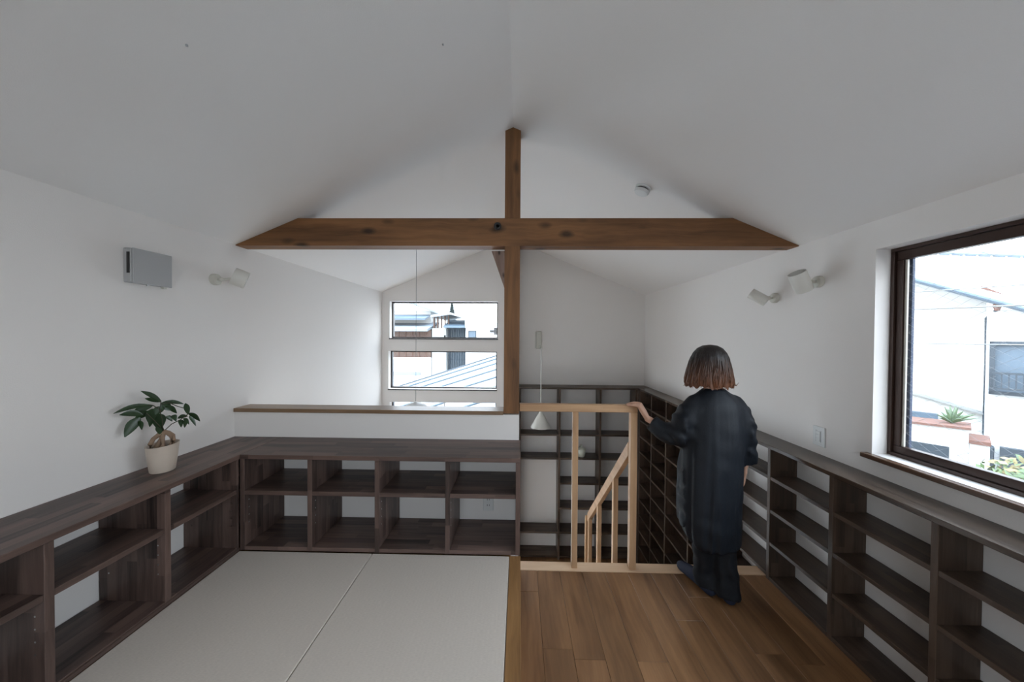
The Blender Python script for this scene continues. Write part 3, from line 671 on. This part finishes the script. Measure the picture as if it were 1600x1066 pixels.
# ------------------------------------------------------------------ the woman
def remeshed(mb, voxel, smooth_it=4, factor=.5):
    """fuse overlapping closed volumes into one continuous surface"""
    me = bpy.data.meshes.new('tmp'); bmesh.ops.recalc_face_normals(mb.bm, faces=mb.bm.faces[:]); mb.bm.to_mesh(me); mb.bm.free()
    o = bpy.data.objects.new('tmp', me); COL.objects.link(o)
    r = o.modifiers.new('r','REMESH'); r.mode = 'VOXEL'; r.voxel_size = voxel
    s = o.modifiers.new('s','SMOOTH'); s.iterations = smooth_it; s.factor = factor
    dg = bpy.context.evaluated_depsgraph_get(); dg.update()
    out = bpy.data.meshes.new_from_object(o.evaluated_get(dg))
    bpy.data.objects.remove(o); res = MB(); res.bm.free(); res.bm = bmesh.new(); res.bm.from_mesh(out); bpy.data.meshes.remove(out)
    return res
def ell_loft(mb, rings, seg=40):
    """rings: (cx, cy, z, rx, ry, yaw, pitchx) elliptical sections, closed at both ends"""
    R_ = []
    for q in rings:
        cx, cy, z, rx, ry = q[:5]; yaw = q[5] if len(q) > 5 else 0; tz = q[6] if len(q) > 6 else 0; tzx = q[7] if len(q) > 7 else 0
        ring = []
        for k in range(seg):
            a = 2*math.pi*k/seg; u, v = rx*math.cos(a), ry*math.sin(a)
            ring.append(mb.bm.verts.new((cx+u*math.cos(yaw)-v*math.sin(yaw), cy+u*math.sin(yaw)+v*math.cos(yaw), z+tz*v/max(ry,1e-4)+tzx*u/max(rx,1e-4))))
        R_.append(ring)
    for i in range(len(R_)-1):
        for k in range(seg): mb.bm.faces.new((R_[i][k],R_[i][(k+1)%seg],R_[i+1][(k+1)%seg],R_[i+1][k]))
    mb.bm.faces.new(R_[0][::-1]); mb.bm.faces.new(R_[-1])
def cap(mb, path, rr, seg=12):
    mb.tube(path, rr, seg)
    for p, r in ((path[0], rr[0]), (path[-1], rr[-1])): mb.ball(p, r*.99, 2)
    for p, r in list(zip(path, rr))[1:-1]: mb.ball(p, r*.99, 2)
BXc, BYc = 1.245, 2.205
pt = thing('person', 'woman seen from behind in a loose black tunic and trousers, holding the railing newel', 'person', (BXc, BYc, 0))
# body: head, neck, trunk, arms, hands, legs and feet in one surface
b = MB()
hd = Vector((1.232, 2.245, 1.445))
b.ball(hd, .088, 3, (.88,1.02,1.15)); b.ball(hd+Vector((0,.018,-.050)), .062, 2, (.9,1,1))       # skull, jaw
b.ball(hd+Vector((-.004,.098,-.018)), .016, 2, (.8,1,1.5)); b.ball(hd+Vector((-.003,.088,-.058)), .019, 2, (1.3,.6,.5))   # nose, lips
for s in (-1,1):
    b.ball(hd+Vector((s*.080,.0,-.015)), .020, 2, (.45,.8,1.3))                                     # ears
    b.ball(hd+Vector((s*.030,.076,.016)), .016, 2, (1.5,.5,.5))                                       # brows
cap(b, [(1.245,2.215,1.25),(1.236,2.228,1.37)], [.052,.046])
ell_loft(b, [(1.245,2.205,.72,.14,.095),(1.245,2.21,.80,.155,.105),(1.245,2.205,.95,.125,.09),(1.245,2.2,1.10,.145,.098),(1.245,2.2,1.18,.145,.085),(1.245,2.205,1.235,.085,.058)])
Ls, Le, Lw = (1.115,2.205,1.175), (1.035,2.225,.980), (.872,2.325,1.070)
Rs, Re, Rw = (1.375,2.205,1.175), (1.455,2.215,.960), (1.466,2.235,.800)
cap(b, [Ls,Le,Lw], [.044,.035,.023]); cap(b, [Rs,Re,Rw], [.044,.035,.023])
cap(b, [(1.175,2.205,.76),(1.185,2.205,.43),(1.205,2.185,.085)], [.082,.052,.034]); cap(b, [(1.315,2.205,.76),(1.305,2.175,.43),(1.292,2.115,.085)], [.082,.052,.034])
for (hx,hy),(tx,ty) in (((1.215,2.165),(1.150,2.372)), ((1.290,2.095),(1.312,2.315))):
    H, T_ = Vector((hx,hy,.034)), Vector((tx,ty,.024)); cap(b, [H, H.lerp(T_,.55)+Vector((0,0,.012)), T_], [.030,.034,.024])
    b.tube([H+Vector((0,.01,.0)), H+Vector((0,.03,.06))], [.03,.032], 10)
def hand(b, wrist, palm_c, knuck, across, fdirs, thumb, s=1.0):
    """palm slab, four separate bent fingers of unequal length, thumb off the side near the wrist"""
    W, K = Vector(wrist), Vector(knuck); A = Vector(across).normalized()
    for i in range(4):
        o = (i-1.5)*.0185*s
        b.tube([W+A*o*.55, (W+K)/2+A*o*.9, K+A*o], [.013*s,.0125*s,.0105*s], 10); b.ball(K+A*o, .0105*s, 2)
    ln = [.88, 1.0, .94, .76]
    for i in range(4):
        o = (i-1.5)*.0195*s; P = K+A*o*1.03; path = [P]
        for j, (d, l) in enumerate(fdirs):
            d = Vector(d).normalized()+A*(i-1.5)*.05; P = P+d*l*ln[i]*s; path.append(P)
        rr = [.0095*s,.0088*s,.0080*s,.0066*s][:len(path)]
        cap(b, path, rr, 10)
    th = [Vector(p) for p in thumb]; cap(b, th, [.0125*s,.011*s,.0085*s,.0072*s][:len(th)], 10)
# left hand lies over the newel top and curls down its far side
hand(b, Lw, None, (.828,2.356,1.157), (.55,.80,.12), [((-.85,.50,.12),.036),((-.88,.42,-.03),.026),((-.86,.40,-.14),.020)],
     [(.862,2.305,1.085),(.836,2.312,1.122),(.812,2.330,1.158),(.790,2.348,1.168)])
# right hand hangs relaxed, fingers slightly curled
hand(b, Rw, None, (1.462,2.250,.720), (.25,.97,.12), [((-.10,.10,-1),.036),((-.35,.12,-.9),.024),((-.65,.12,-.7),.019)],
     [(1.452,2.262,.785),(1.436,2.288,.75),(1.429,2.296,.72),(1.426,2.294,.70)])
body = remeshed(b, .0044, 2, .4).build('body', skin, pt, smooth=True)
body['label'] = 'bare hands and nape showing beyond the tunic'
for s in (-1,1):
    e_ = MB(); e_.ball(hd+Vector((s*.029,.0755,.002)), .0105, 2); ey_ = e_.build('eye', plasw, pt, smooth=True)
    e_ = MB(); e_.ball(hd+Vector((s*.029,.0825,.000)), .0062, 2, (1,.75,1)); e_.build('iris', black, ey_, smooth=True)
# tunic
b = MB()
ell_loft(b, [
 (1.235,2.175,.325,.150,.125,0,.0,.0),
 (1.230,2.185,.37,.172,.145,0,.035,0),
 (1.222,2.195,.45,.186,.150,0,.02,0),
 (1.225,2.20,.58,.193,.145),
 (1.232,2.20,.75,.192,.135),
 (1.240,2.20,.92,.188,.128),
 (1.247,2.20,1.06,.182,.122),
 (1.25,2.20,1.16,.178,.115),
 (1.25,2.20,1.215,.160,.104),
 (1.248,2.203,1.255,.115,.088),
 (1.245,2.206,1.283,.080,.072),
 (1.244,2.208,1.298,.066,.062)], 48)
cap(b, [(1.125,2.20,1.195),(1.070,2.205,1.10),(1.035,2.22,.99)], [.066,.080,.076], 18)
cap(b, [(1.035,2.22,.99),(.960,2.27,.995)], [.074,.062], 18); b.tube([(.960,2.27,.995),(.893,2.310,1.052)], [.060,.050], 18)
b.tube([(1.11,2.20,1.00),(1.05,2.21,1.05)], [.08,.07], 14)
cap(b, [(1.370,2.20,1.195),(1.430,2.205,1.09),(1.455,2.21,.96)], [.064,.070,.062], 18); b.tube([(1.455,2.21,.96),(1.472,2.222,.815)], [.060,.050], 18)
# left front corner of the hem hangs lower on the left
ell_loft(b, [(1.132,2.245,.425,.084,.06),(1.132,2.245,.60,.088,.07),(1.136,2.24,.80,.088,.08),(1.15,2.23,1.0,.07,.07)], 28)
tn = remeshed(b, .011, 6, .6)
bm = tn.bm; bm.normal_update()
for v in bm.verts:
    p = v.co; n = v.normal
    ang = math.atan2(p.y-2.20, p.x-1.245)
    low = max(0, min(1, (1.24-p.z)/.9))
    trunk = abs(p.x-1.245) < .2
    d = 0
    if trunk:
        ph = noise.noise(Vector((math.cos(ang)*3.5, math.sin(ang)*3.5, p.z*.9)))*3.0
        d += (.001+.007*low)*math.sin(ang*5+ph*1.3+p.z*.8)
        d += .007*low*math.sin(ang*3+1.2+ph*.7)
        d += .009*noise.noise(Vector((p.x*9+p.z*4, p.y*9, p.z*13)))*max(0, min(1, (.62-p.z)/.3))      # crumpled hem
    else:
        d += .005*math.sin(p.z*60+p.x*55+noise.noise(p*14)*4)
    d += .004*noise.noise(p*11)
    v.co = p+n*d
coat = tn.build('tunic', clothm, pt, smooth=True)
# trousers
b = MB()
cap(b, [(1.178,2.205,.72),(1.178,2.21,.42),(1.186,2.195,.14)], [.095,.070,.060], 18); b.tube([(1.186,2.195,.14),(1.198,2.180,.045)], [.060,.063], 18)
cap(b, [(1.315,2.205,.72),(1.308,2.185,.42),(1.298,2.135,.14)], [.095,.074,.064], 18); b.tube([(1.298,2.135,.14),(1.292,2.108,.028)], [.064,.066], 18)
tr = remeshed(b, .011, 4, .5)
tr.bm.normal_update()
for v in tr.bm.verts:
    p = v.co; v.co = p+v.normal*(.006*math.sin(p.x*48+noise.noise(p*7)*4)+.007*noise.noise(Vector((p.x*8,p.y*8,p.z*20))))
tr.build('trousers', trous, pt, smooth=True)
# slippers
for (hx,hy),(tx,ty) in (((1.212,2.155),(1.145,2.392)), ((1.290,2.085),(1.315,2.330))):
    b = MB(); H, T_ = Vector((hx,hy,.038)), Vector((tx,ty,.030)); cap(b, [H, H.lerp(T_,.5)+Vector((0,0,.016)), T_], [.036,.044,.034], 16)
    f = remeshed(b, .007, 4, .5)
    for v in f.bm.verts: v.co.z = max(.0045 if v.co.y > 2.352 else .001, v.co.z)
    o = f.build('slipper', sockm, pt, smooth=True); o['label'] = 'dark navy soft slipper'
# hair: bob of curved locks over a shaped cap
random.seed(11)
hc_ = Vector((1.232, 2.238, 0))
prof = [(1.576,.004,.004),(1.570,.044,.040),(1.553,.073,.070),(1.525,.095,.092),(1.49,.111,.104),(1.44,.124,.110),(1.40,.134,.112),(1.36,.143,.112),(1.33,.147,.110),(1.308,.138,.104)]
bm = bmesh.new(); seg = 96; rings = []
for j, (z, rx, ry) in enumerate(prof):
    ring = []
    for k in range(seg):
        a = 2*math.pi*k/seg; s = j/(len(prof)-1)
        wv = 1+s*(.030*math.sin(a*17+z*16)+.022*math.sin(a*31+z*30+1))+.03*s*noise.noise(Vector((math.cos(a)*3,math.sin(a)*3,z*5)))
        zz = z+(.014*noise.noise(Vector((math.cos(a)*7,math.sin(a)*7,3)))+.010*math.sin(a*13)*math.sin(a*5+1) if j == len(prof)-1 else 0)
        if math.sin(a) > .55 and z < 1.47: wv *= 1-.42*min(1,(1.47-z)/.06)*(math.sin(a)-.55)/.45   # open towards the face
        ring.append(bm.verts.new((hc_.x-.005*s+rx*wv*math.cos(a), hc_.y+ry*wv*math.sin(a)-.004, zz)))
    rings.append(ring)
for j in range(len(rings)-1):
    for k in range(seg):
        if 1 <= 0: pass
        bm.faces.new((rings[j][k],rings[j][(k+1)%seg],rings[j+1][(k+1)%seg],rings[j+1][k]))
bm.faces.new(rings[0])
# inner ring closes the underside a little higher
inner = [bm.verts.new((hc_.x+(v.co.x-hc_.x)*.72, hc_.y+(v.co.y-hc_.y)*.72, 1.355)) for v in rings[-1]]
for k in range(seg): bm.faces.new((rings[-1][k],rings[-1][(k+1)%seg],inner[(k+1)%seg],inner[k]))
mb = MB(); mb.bm.free(); mb.bm = bm
hair = mb.build('hair', hairm, pt, origin=(0,0,0), smooth=True)
hair.location = -wpos(pt)
b = MB()
for i in range(230):
    a = random.uniform(0, 2*math.pi)
    if math.sin(a) > .6: continue
    z0 = random.uniform(1.38,1.50); pts = []; fl = random.uniform(-.2,1); tw = random.uniform(-.10,.10)
    for q in range(7):
        s = q/6; z = z0+(random.uniform(1.296,1.322)-z0)*s if q == 6 else z0+(1.312-z0)*s
        i0 = max(k for k in range(len(prof)) if prof[k][0] >= z-1e-6) if z > 1.312 else len(prof)-1
        i1 = min(i0+1, len(prof)-1); f = 0 if i0 == i1 else (prof[i0][0]-z)/(prof[i0][0]-prof[i1][0])
        rx = prof[i0][1]*(1-f)+prof[i1][1]*f; ry = prof[i0][2]*(1-f)+prof[i1][2]*f
        g = 1.0+.025*math.sin(s*3+fl*4)+(.10*fl*max(0,s-.75)*4*.35); aa = a+tw*s
        pts.append((hc_.x-.005+rx*g*math.cos(aa), hc_.y-.004+ry*g*math.sin(aa), z))
    b.tube(pts, [.0012,.0032,.0038,.0036,.0030,.0022,.0008], 5)
for (a, dx, dz) in ((math.pi*1.02,-.018,-.012),(math.pi*1.07,-.012,-.016),(-.12,.030,.012),(-.05,.020,.0),(-.25,.014,-.006)):
    c = Vector((hc_.x+.138*math.cos(a), hc_.y+.10*math.sin(a), 1.37)); e2 = Vector((hc_.x+.152*math.cos(a), hc_.y+.105*math.sin(a), 1.322))
    b.tube([c, e2, e2+Vector((dx*.5,0,-.008)), e2+Vector((dx,0,dz))], [.003,.003,.002,.0007], 5)
o = b.build('hair_locks', hairm, pt, origin=(0,0,0), smooth=True); o.location = -wpos(pt); o['kind'] = 'stuff'
# ------------------------------------------------------------------ outside
g = MB(); g.box(-40,40,-20,60,-3.6,-3.4); struct(g.build('ground', plain('pale_paving', (.66,.66,.64), .9, noise_amt=.1, scale=2)), 'pale paved ground between the houses', 'ground')
g = MB(); g.box(2.4,40,-20,30,-3.399,-3.36); struct(g.build('bounce_cut_slab', plain('dark_slab', (.055,.055,.06), .9, noise_amt=.2, scale=5)), 'added dark slab over the ground outside the right window, lowers its bounced light', 'bounce_cut_slab')  # unseen dark slab added to keep ground bounce off the ceiling
HV = Vector((.78612,.61807,0)); UV_ = Vector((.61807,-.78612,0))
FM = Matrix(((UV_.x,HV.x,0,0),(UV_.y,HV.y,0,0),(0,0,1,0),(0,0,0,1)))     # local (u, distance, z) -> world
def fb(b, name, m, parent, **k):
    bmesh.ops.transform(b.bm, matrix=FM, verts=b.bm.verts[:]); return b.build(name, m, parent, **k)
def fo(u, d, z): return FM@Vector((u,d,z))
t = thing('neighbour_house', 'pale stucco house with tiled roof and barred window outside the right window', 'house', fo(0,8,-3.4))
b = MB(); b.prism([(-4,-3.4),(.15,-3.4),(.15,2.12),(-.48,2.47),(-2.2,3.4),(-4,2.4)], 1, 7.5, 11); fb(b, 'gable_wall', stucco, t)
b = MB(); b.box(.15,4.5,7.2,11,-3.4,1.98); fb(b, 'side_wall', stucco2, t)
b = MB(); b.box(.17,.62,7.15,7.2,1.60,1.98); b.bm.free(); b.bm = bmesh.new(); b.prism([(.10,2.19),(.52,1.97),(.52,1.99),(.10,2.30)], 1, 7.3, 7.45); fb(b, 'eave_brick', brick, t)
# roof slabs rising away from the viewer
def slab(pts, th, name, m, par):
    b = MB(); A = [b.bm.verts.new(p) for p in pts]; B_ = [b.bm.verts.new((p[0],p[1],p[2]-th)) for p in pts]; n = len(pts)
    b.bm.faces.new(A); b.bm.faces.new(B_[::-1])
    for i in range(n): b.bm.faces.new((A[i],B_[i],B_[(i+1)%n],A[(i+1)%n]))
    return b
P0, P1, P2, P3 = Vector((-2.2,7.1,3.40)), Vector((2.2,7.1,1.02)), Vector((3.2,10.2,2.9)), Vector((-2.2,10.2,3.45))
P0 = Vector((-.80,7.1,2.62)); P3 = Vector((-.80,9.6,3.22)); P2 = Vector((2.2,9.6,2.5)); 
b = slab([P0,P1,P2,P3], .05, '', tilew, t); fb(b, 'roof_slope', tilew, t)
b = MB()
for i in range(22):
    s = (i+.5)/22; a = P0.lerp(P1,s); c = P3.lerp(P2,s); b.tube([a+Vector((0,0,.012)), c+Vector((0,0,.012))], .014, 5)
o = fb(b, 'roof_ribs', tilew, t); o['kind'] = 'stuff'
b = MB(); b.tube([P0+Vector((0,-.03,-.01)), P1+Vector((0,-.03,-.01))], .028, 8); fb(b, 'roof_edge', bluegrey, t)
b = MB(); b.tube([P3+Vector((0,0,.03)), P2+Vector((0,0,.03))], .05, 8); fb(b, 'ridge_tiles', tile, t)
fr = MB()
for q in ((.17,.21,.96,1.60),(.98,1.02,.96,1.60),(.17,1.02,1.56,1.60),(.17,1.02,.96,1.0),(.575,.605,1.0,1.56)): fr.box(q[0],q[1],7.12,7.2,q[2],q[3])
wf = fb(fr, 'window', grey_ext, t)
b = MB(); b.box(.205,.985,7.165,7.17,1.0,1.565); fb(b, 'pane', bluegrey, wf)
b = MB(); b.box(.19,1.0,7.04,7.06,1.21,1.235); b.box(.19,1.0,7.04,7.06,1.03,1.05)
for i in range(17): b.box(.20+i*.049,.212+i*.049,7.045,7.055,1.04,1.22)
o = fb(b, 'window_grille', grey_ext, wf); o['kind'] = 'stuff'
b = MB(); b.tube([(.155,7.42,1.90),(.155,7.42,.42),(.20,7.30,.36),(.20,7.16,.30),(.20,7.16,-3.3)], .022, 8); b.tube([(.155,7.42,1.90),(.215,7.15,1.99)], .016, 8); fb(b, 'downpipe', grey_ext, t)
b = MB(); b.lathe([(.02,0),(.035,.05),(.035,.08)], (.215,7.12,1.97), (0,0,1), 12); fb(b, 'rain_hopper', brick, t)
b = MB(); b.prism([(-4,2.02),(.14,.645),(.14,.67),(-4,2.06)], 1, 7.44, 7.5); b.bm.free(); b.bm = bmesh.new(); b.prism([(-2,1.35),(.14,.66),(.14,.69),(-2,1.39)], 1, 7.42, 7.5); fb(b, 'wall_ledge', concrete, t)
b = MB(); b.box(.26,.60,7.12,7.199,-.1,.335); fb(b, 'lower_window', grey_ext, t)
b = MB(); b.box(-1.2,-.22,7.42,7.499,.30,.60); fb(b, 'lower_window', bluegrey, t)
t = thing('garden_planter', 'raised pale masonry planter with terracotta coping outside the right window', 'planter', fo(-.5,6.4,-3.4))
b = MB(); b.prism([(-2,-3.4),(-2,.58),(.03,.635),(.03,.42),(-.04,.42),(-.04,-3.4)], 1, 6.2, 6.55); fb(b, 'masonry', stucco, t)
b = MB(); b.prism([(-2,.58),(.045,.640),(.045,.665),(-2,.605)], 1, 6.17, 6.58); fb(b, 'coping', brick, t)
b = MB(); b.box(-1.2,-.10,6.185,6.199,.10,.42); fb(b, 'opening', grey_ext, t)
b = MB(); b.box(.035,.165,6.2,6.6,-3.4,.495); fb(b, 'pier', stucco, t)
b = MB(); b.box(.03,.172,6.18,6.62,.4955,.535); fb(b, 'pier_coping', brick, t)
random.seed(5)
t = thing('agave_plant', 'spiky agave standing on the planter outside', 'plant', fo(-.09,6.36,.66))
for i in range(20):
    a = random.uniform(0, 2*math.pi); ln = random.uniform(.12,.22); el = random.uniform(.35,1.4); d = Vector((math.cos(a)*math.cos(el), math.sin(a)*math.cos(el), math.sin(el)))
    c = Vector((-.09,6.36,.672)); b = MB(); b.tube([c, c+d*ln*.5+Vector((0,0,.012)), c+d*ln], [.010,.014,.001], 4); fb(b, 'spiky_leaf', agave, t)
def bush(name, label, cu, cd_, cz, ru, rd, rz, n, m, local=True, size=.05, sub=None):
    t = thing(name, label, 'bush', fo(cu,cd_,-3.4) if local else Vector((cu,cd_,-3.4)))
    b = MB(); b.tube([(cu,cd_,-3.4),(cu,cd_,cz)], [.05,.03], 6); (fb(b,'stem',bark,t) if local else b.build('stem',bark,t))
    for k, mm in enumerate((m, sub) if sub else (m,)):
        bm = bmesh.new()
        for i in range(n//(2 if sub else 1)):
            while True:
                q = Vector((random.uniform(-1,1),random.uniform(-1,1),random.uniform(-1,1)))
                if .45 < q.length < 1: break
            c = Vector((cu+q.x*ru, cd_+q.y*rd, cz+q.z*rz)); a = Vector((random.gauss(0,1),random.gauss(0,1),random.gauss(0,1))).normalized(); s = a.orthogonal().normalized(); L_ = size*random.uniform(.6,1.3)
            v = [bm.verts.new(c-a*L_*.6), bm.verts.new(c+s*L_*.3), bm.verts.new(c+a*L_*.6), bm.verts.new(c-s*L_*.3)]; bm.faces.new(v)
        if local: bmesh.ops.transform(bm, matrix=FM, verts=bm.verts[:])
        me = bpy.data.meshes.new('foliage'); org = wpos(t); bmesh.ops.translate(bm, vec=-org, verts=bm.verts[:]); bm.to_mesh(me); bm.free(); me.materials.append(mm)
        o = link('foliage', me, t, org); o['kind'] = 'stuff'
bush('garden_bush', 'green and yellow leafy bush at the bottom of the right window view', .62, 5.0, .12, .78, .45, .62, 5200, foliage, size=.055, sub=yfol)
t = None
for i, (za, zb_, lab) in enumerate(((2.06,2.075,'upper thin overhead cable across the right window view'),(1.90,1.905,'middle thicker overhead cable across the right window view'),(1.58,1.58,'lower thin overhead cable across the right window view'))):
    b = MB(); b.tube([(-4+8*s/12, 5.0, za+(zb_-za)*(s/12)-.04*math.sin(math.pi*s/12)+.04) for s in range(13)], .005 if i != 1 else .008, 5); bmesh.ops.transform(b.bm, matrix=FM, verts=b.bm.verts[:])
    tag(b.build('overhead_cable', cord), lab, 'cable')
# houses beyond the far gable windows
t = thing('neighbour_house', 'old brown sided house with a low tiled eave beyond the far windows', 'house', (-5.3,14.5,-3.4))
b = MB(); b.box(-8,-3.62,14,17,-3.4,1.86); b.build('siding_wall', siding, t)
b = MB(); b.prism([(13.4,1.80),(15.4,2.16),(15.4,2.22),(13.4,1.90)], 0, -8.2, -3.61); b.build('eave', tile, t)
b = MB(); b.box(-8,-3.95,15.2,17,1.9,2.75); b.build('upper_wall', stucco, t)
b = MB(); b.prism([(-8,3.0),(-5.9,3.5),(-3.62,2.70),(-3.62,2.62),(-5.9,3.40),(-8,2.9)], 1, 14.7, 17); b.build('roof', tile, t)
b = MB(); b.prism([(14.1,2.28),(15.1,2.50),(15.1,2.56),(14.1,2.36)], 0, -8.1, -3.9); b.build('middle_eave', bluegrey, t)
for i in range(5):
    b = MB(); b.box(-4.95+i*.28,-4.94+i*.28,13.96,13.999,-.5,1.80); b.build('batten', brick, t)
t = thing('neighbour_house', 'white house with blue awning and posts beyond the far windows', 'house', (-2.9,14.2,-3.4))
b = MB(); b.box(-3.58,-3.0,14.0,17,-3.4,1.93); b.build('front_wall', concrete, t)
b = MB(); b.box(-2.999,-2.2,14.6,17,-3.4,2.3); b.build('recess_wall', bluegrey, t)
for i in range(8):
    b = MB(); b.box(-2.96+i*.1,-2.92+i*.1,14.3,14.34,-1,1.93); b.build('slat', grey_ext, t)
for i in range(5):
    b = MB(); b.box(-3.55+i*.15,-3.50+i*.15,14.1,14.2,1.94,2.5); b.build('post', siding, t)
b = MB(); b.prism([(13.6,1.95),(14.5,2.16),(14.5,2.20),(13.6,1.99)], 0, -3.05, -2.2); b.build('awning', bluegrey, t)
b = MB(); b.prism([(-3.59,2.38),(-2.8,2.50),(-2.2,2.33),(-2.2,2.39),(-2.8,2.58),(-3.59,2.46)], 1, 13.8, 17); b.build('roof', tilew, t)
t = thing('neighbour_house', 'small white building with a little window beyond the far windows', 'house', (-1.2,14.5,-3.4))
b = MB(); b.box(-2.19,.6,14,17,-3.4,1.95); b.build('front_wall', stucco2, t)
f = MB(); f.box(-2.08,-1.75,13.97,13.999,1.50,1.84); w_ = f.build('window', grey_ext, t)
b = MB(); b.box(-2.05,-1.78,13.955,13.969,1.53,1.81); b.build('pane', bluegrey, w_)
b = MB(); b.prism([(-2.19,1.951),(.8,1.951),(.8,2.0),(-2.19,2.30)], 1, 13.8, 17.2); b.build('roof', tilew, t)
t = thing('conifer_tree', 'small pointed conifer above the roofs beyond the upper far window', 'tree', (-3.55,18,-3.4))
b = MB(); b.tube([(-3.55,18,-3.4),(-3.55,18,2.9)], [.15,.03], 6); b.build('trunk', bark, t)
bm = bmesh.new()
for i in range(3000):
    s = random.random()**.6; r = .65*s*random.uniform(.4,1); a = random.uniform(0,6.283); r *= .8; c = Vector((-3.55+r*math.cos(a), 18+r*math.sin(a), 3.55-1.9*s)); q = Vector((math.cos(a),math.sin(a),-.4))*.1; s_ = Vector((-math.sin(a),math.cos(a),0))*.03
    bm.faces.new([bm.verts.new(c-q-s_), bm.verts.new(c-q+s_), bm.verts.new(c+q)])
me = bpy.data.meshes.new('foliage'); bmesh.ops.translate(bm, vec=(3.55,-18,3.4), verts=bm.verts[:]); bm.to_mesh(me); bm.free(); me.materials.append(plain('dark_needles', (.045,.06,.055), .7)); o = link('foliage', me, t, (-3.55,18,-3.4)); o['kind'] = 'stuff'
# near pale roof
t = thing('low_roof', 'pale metal sheet roof rising to the right, seen through the lower far window', 'roof', (-2,8,-3.4))
A, B_, C_, D_ = Vector((-3.4,9,.20)), Vector((-.3,9,1.20)), Vector((.4,6.4,.25)), Vector((-4.2,6.4,-1.2))
b = slab([A,B_,C_,D_], .06, '', tilew, t); b.build('roof_sheet', tilew, t)
for s in (.07,.16,.27,.4,.55,.7,.88):
    b = MB(); b.tube([A.lerp(D_,s)+Vector((0,0,.02)), B_.lerp(C_,s)+Vector((0,0,.02))], .022, 5); b.build('seam', bluegrey, t)
b = MB(); b.tube([A, B_], .03, 6); b.build('edge_trim', grey_ext, t)
b = MB(); b.box(-4.2,.4,8.2,8.9,-3.4,-.9); b.build('lower_wall', stucco2, t)
t = thing('garden_wall', 'white wall with a long grey blue gutter seen low in the far window', 'wall', (-3.8,10.5,-3.4))
b = MB(); b.box(-6,-2.7,10.2,10.5,-3.4,.95); b.build('masonry', stucco2, t)
b = MB(); b.box(-6,-2.95,10.1,10.199,.44,.54); b.build('gutter', tile, t)
t = thing('exterior_wall_lamp', 'small black lamp fixed outside at the right end of the upper far window', 'lamp', (-.33,5.2,1.68))
b = MB(); b.box(-.375,-.315,5.08,5.2,1.645,1.745); b.build('mount', black, t)
b = MB(); b.tube([(-.375,5.15,1.695),(-.44,5.15,1.695)], .020, 12); b.build('head', black, t)
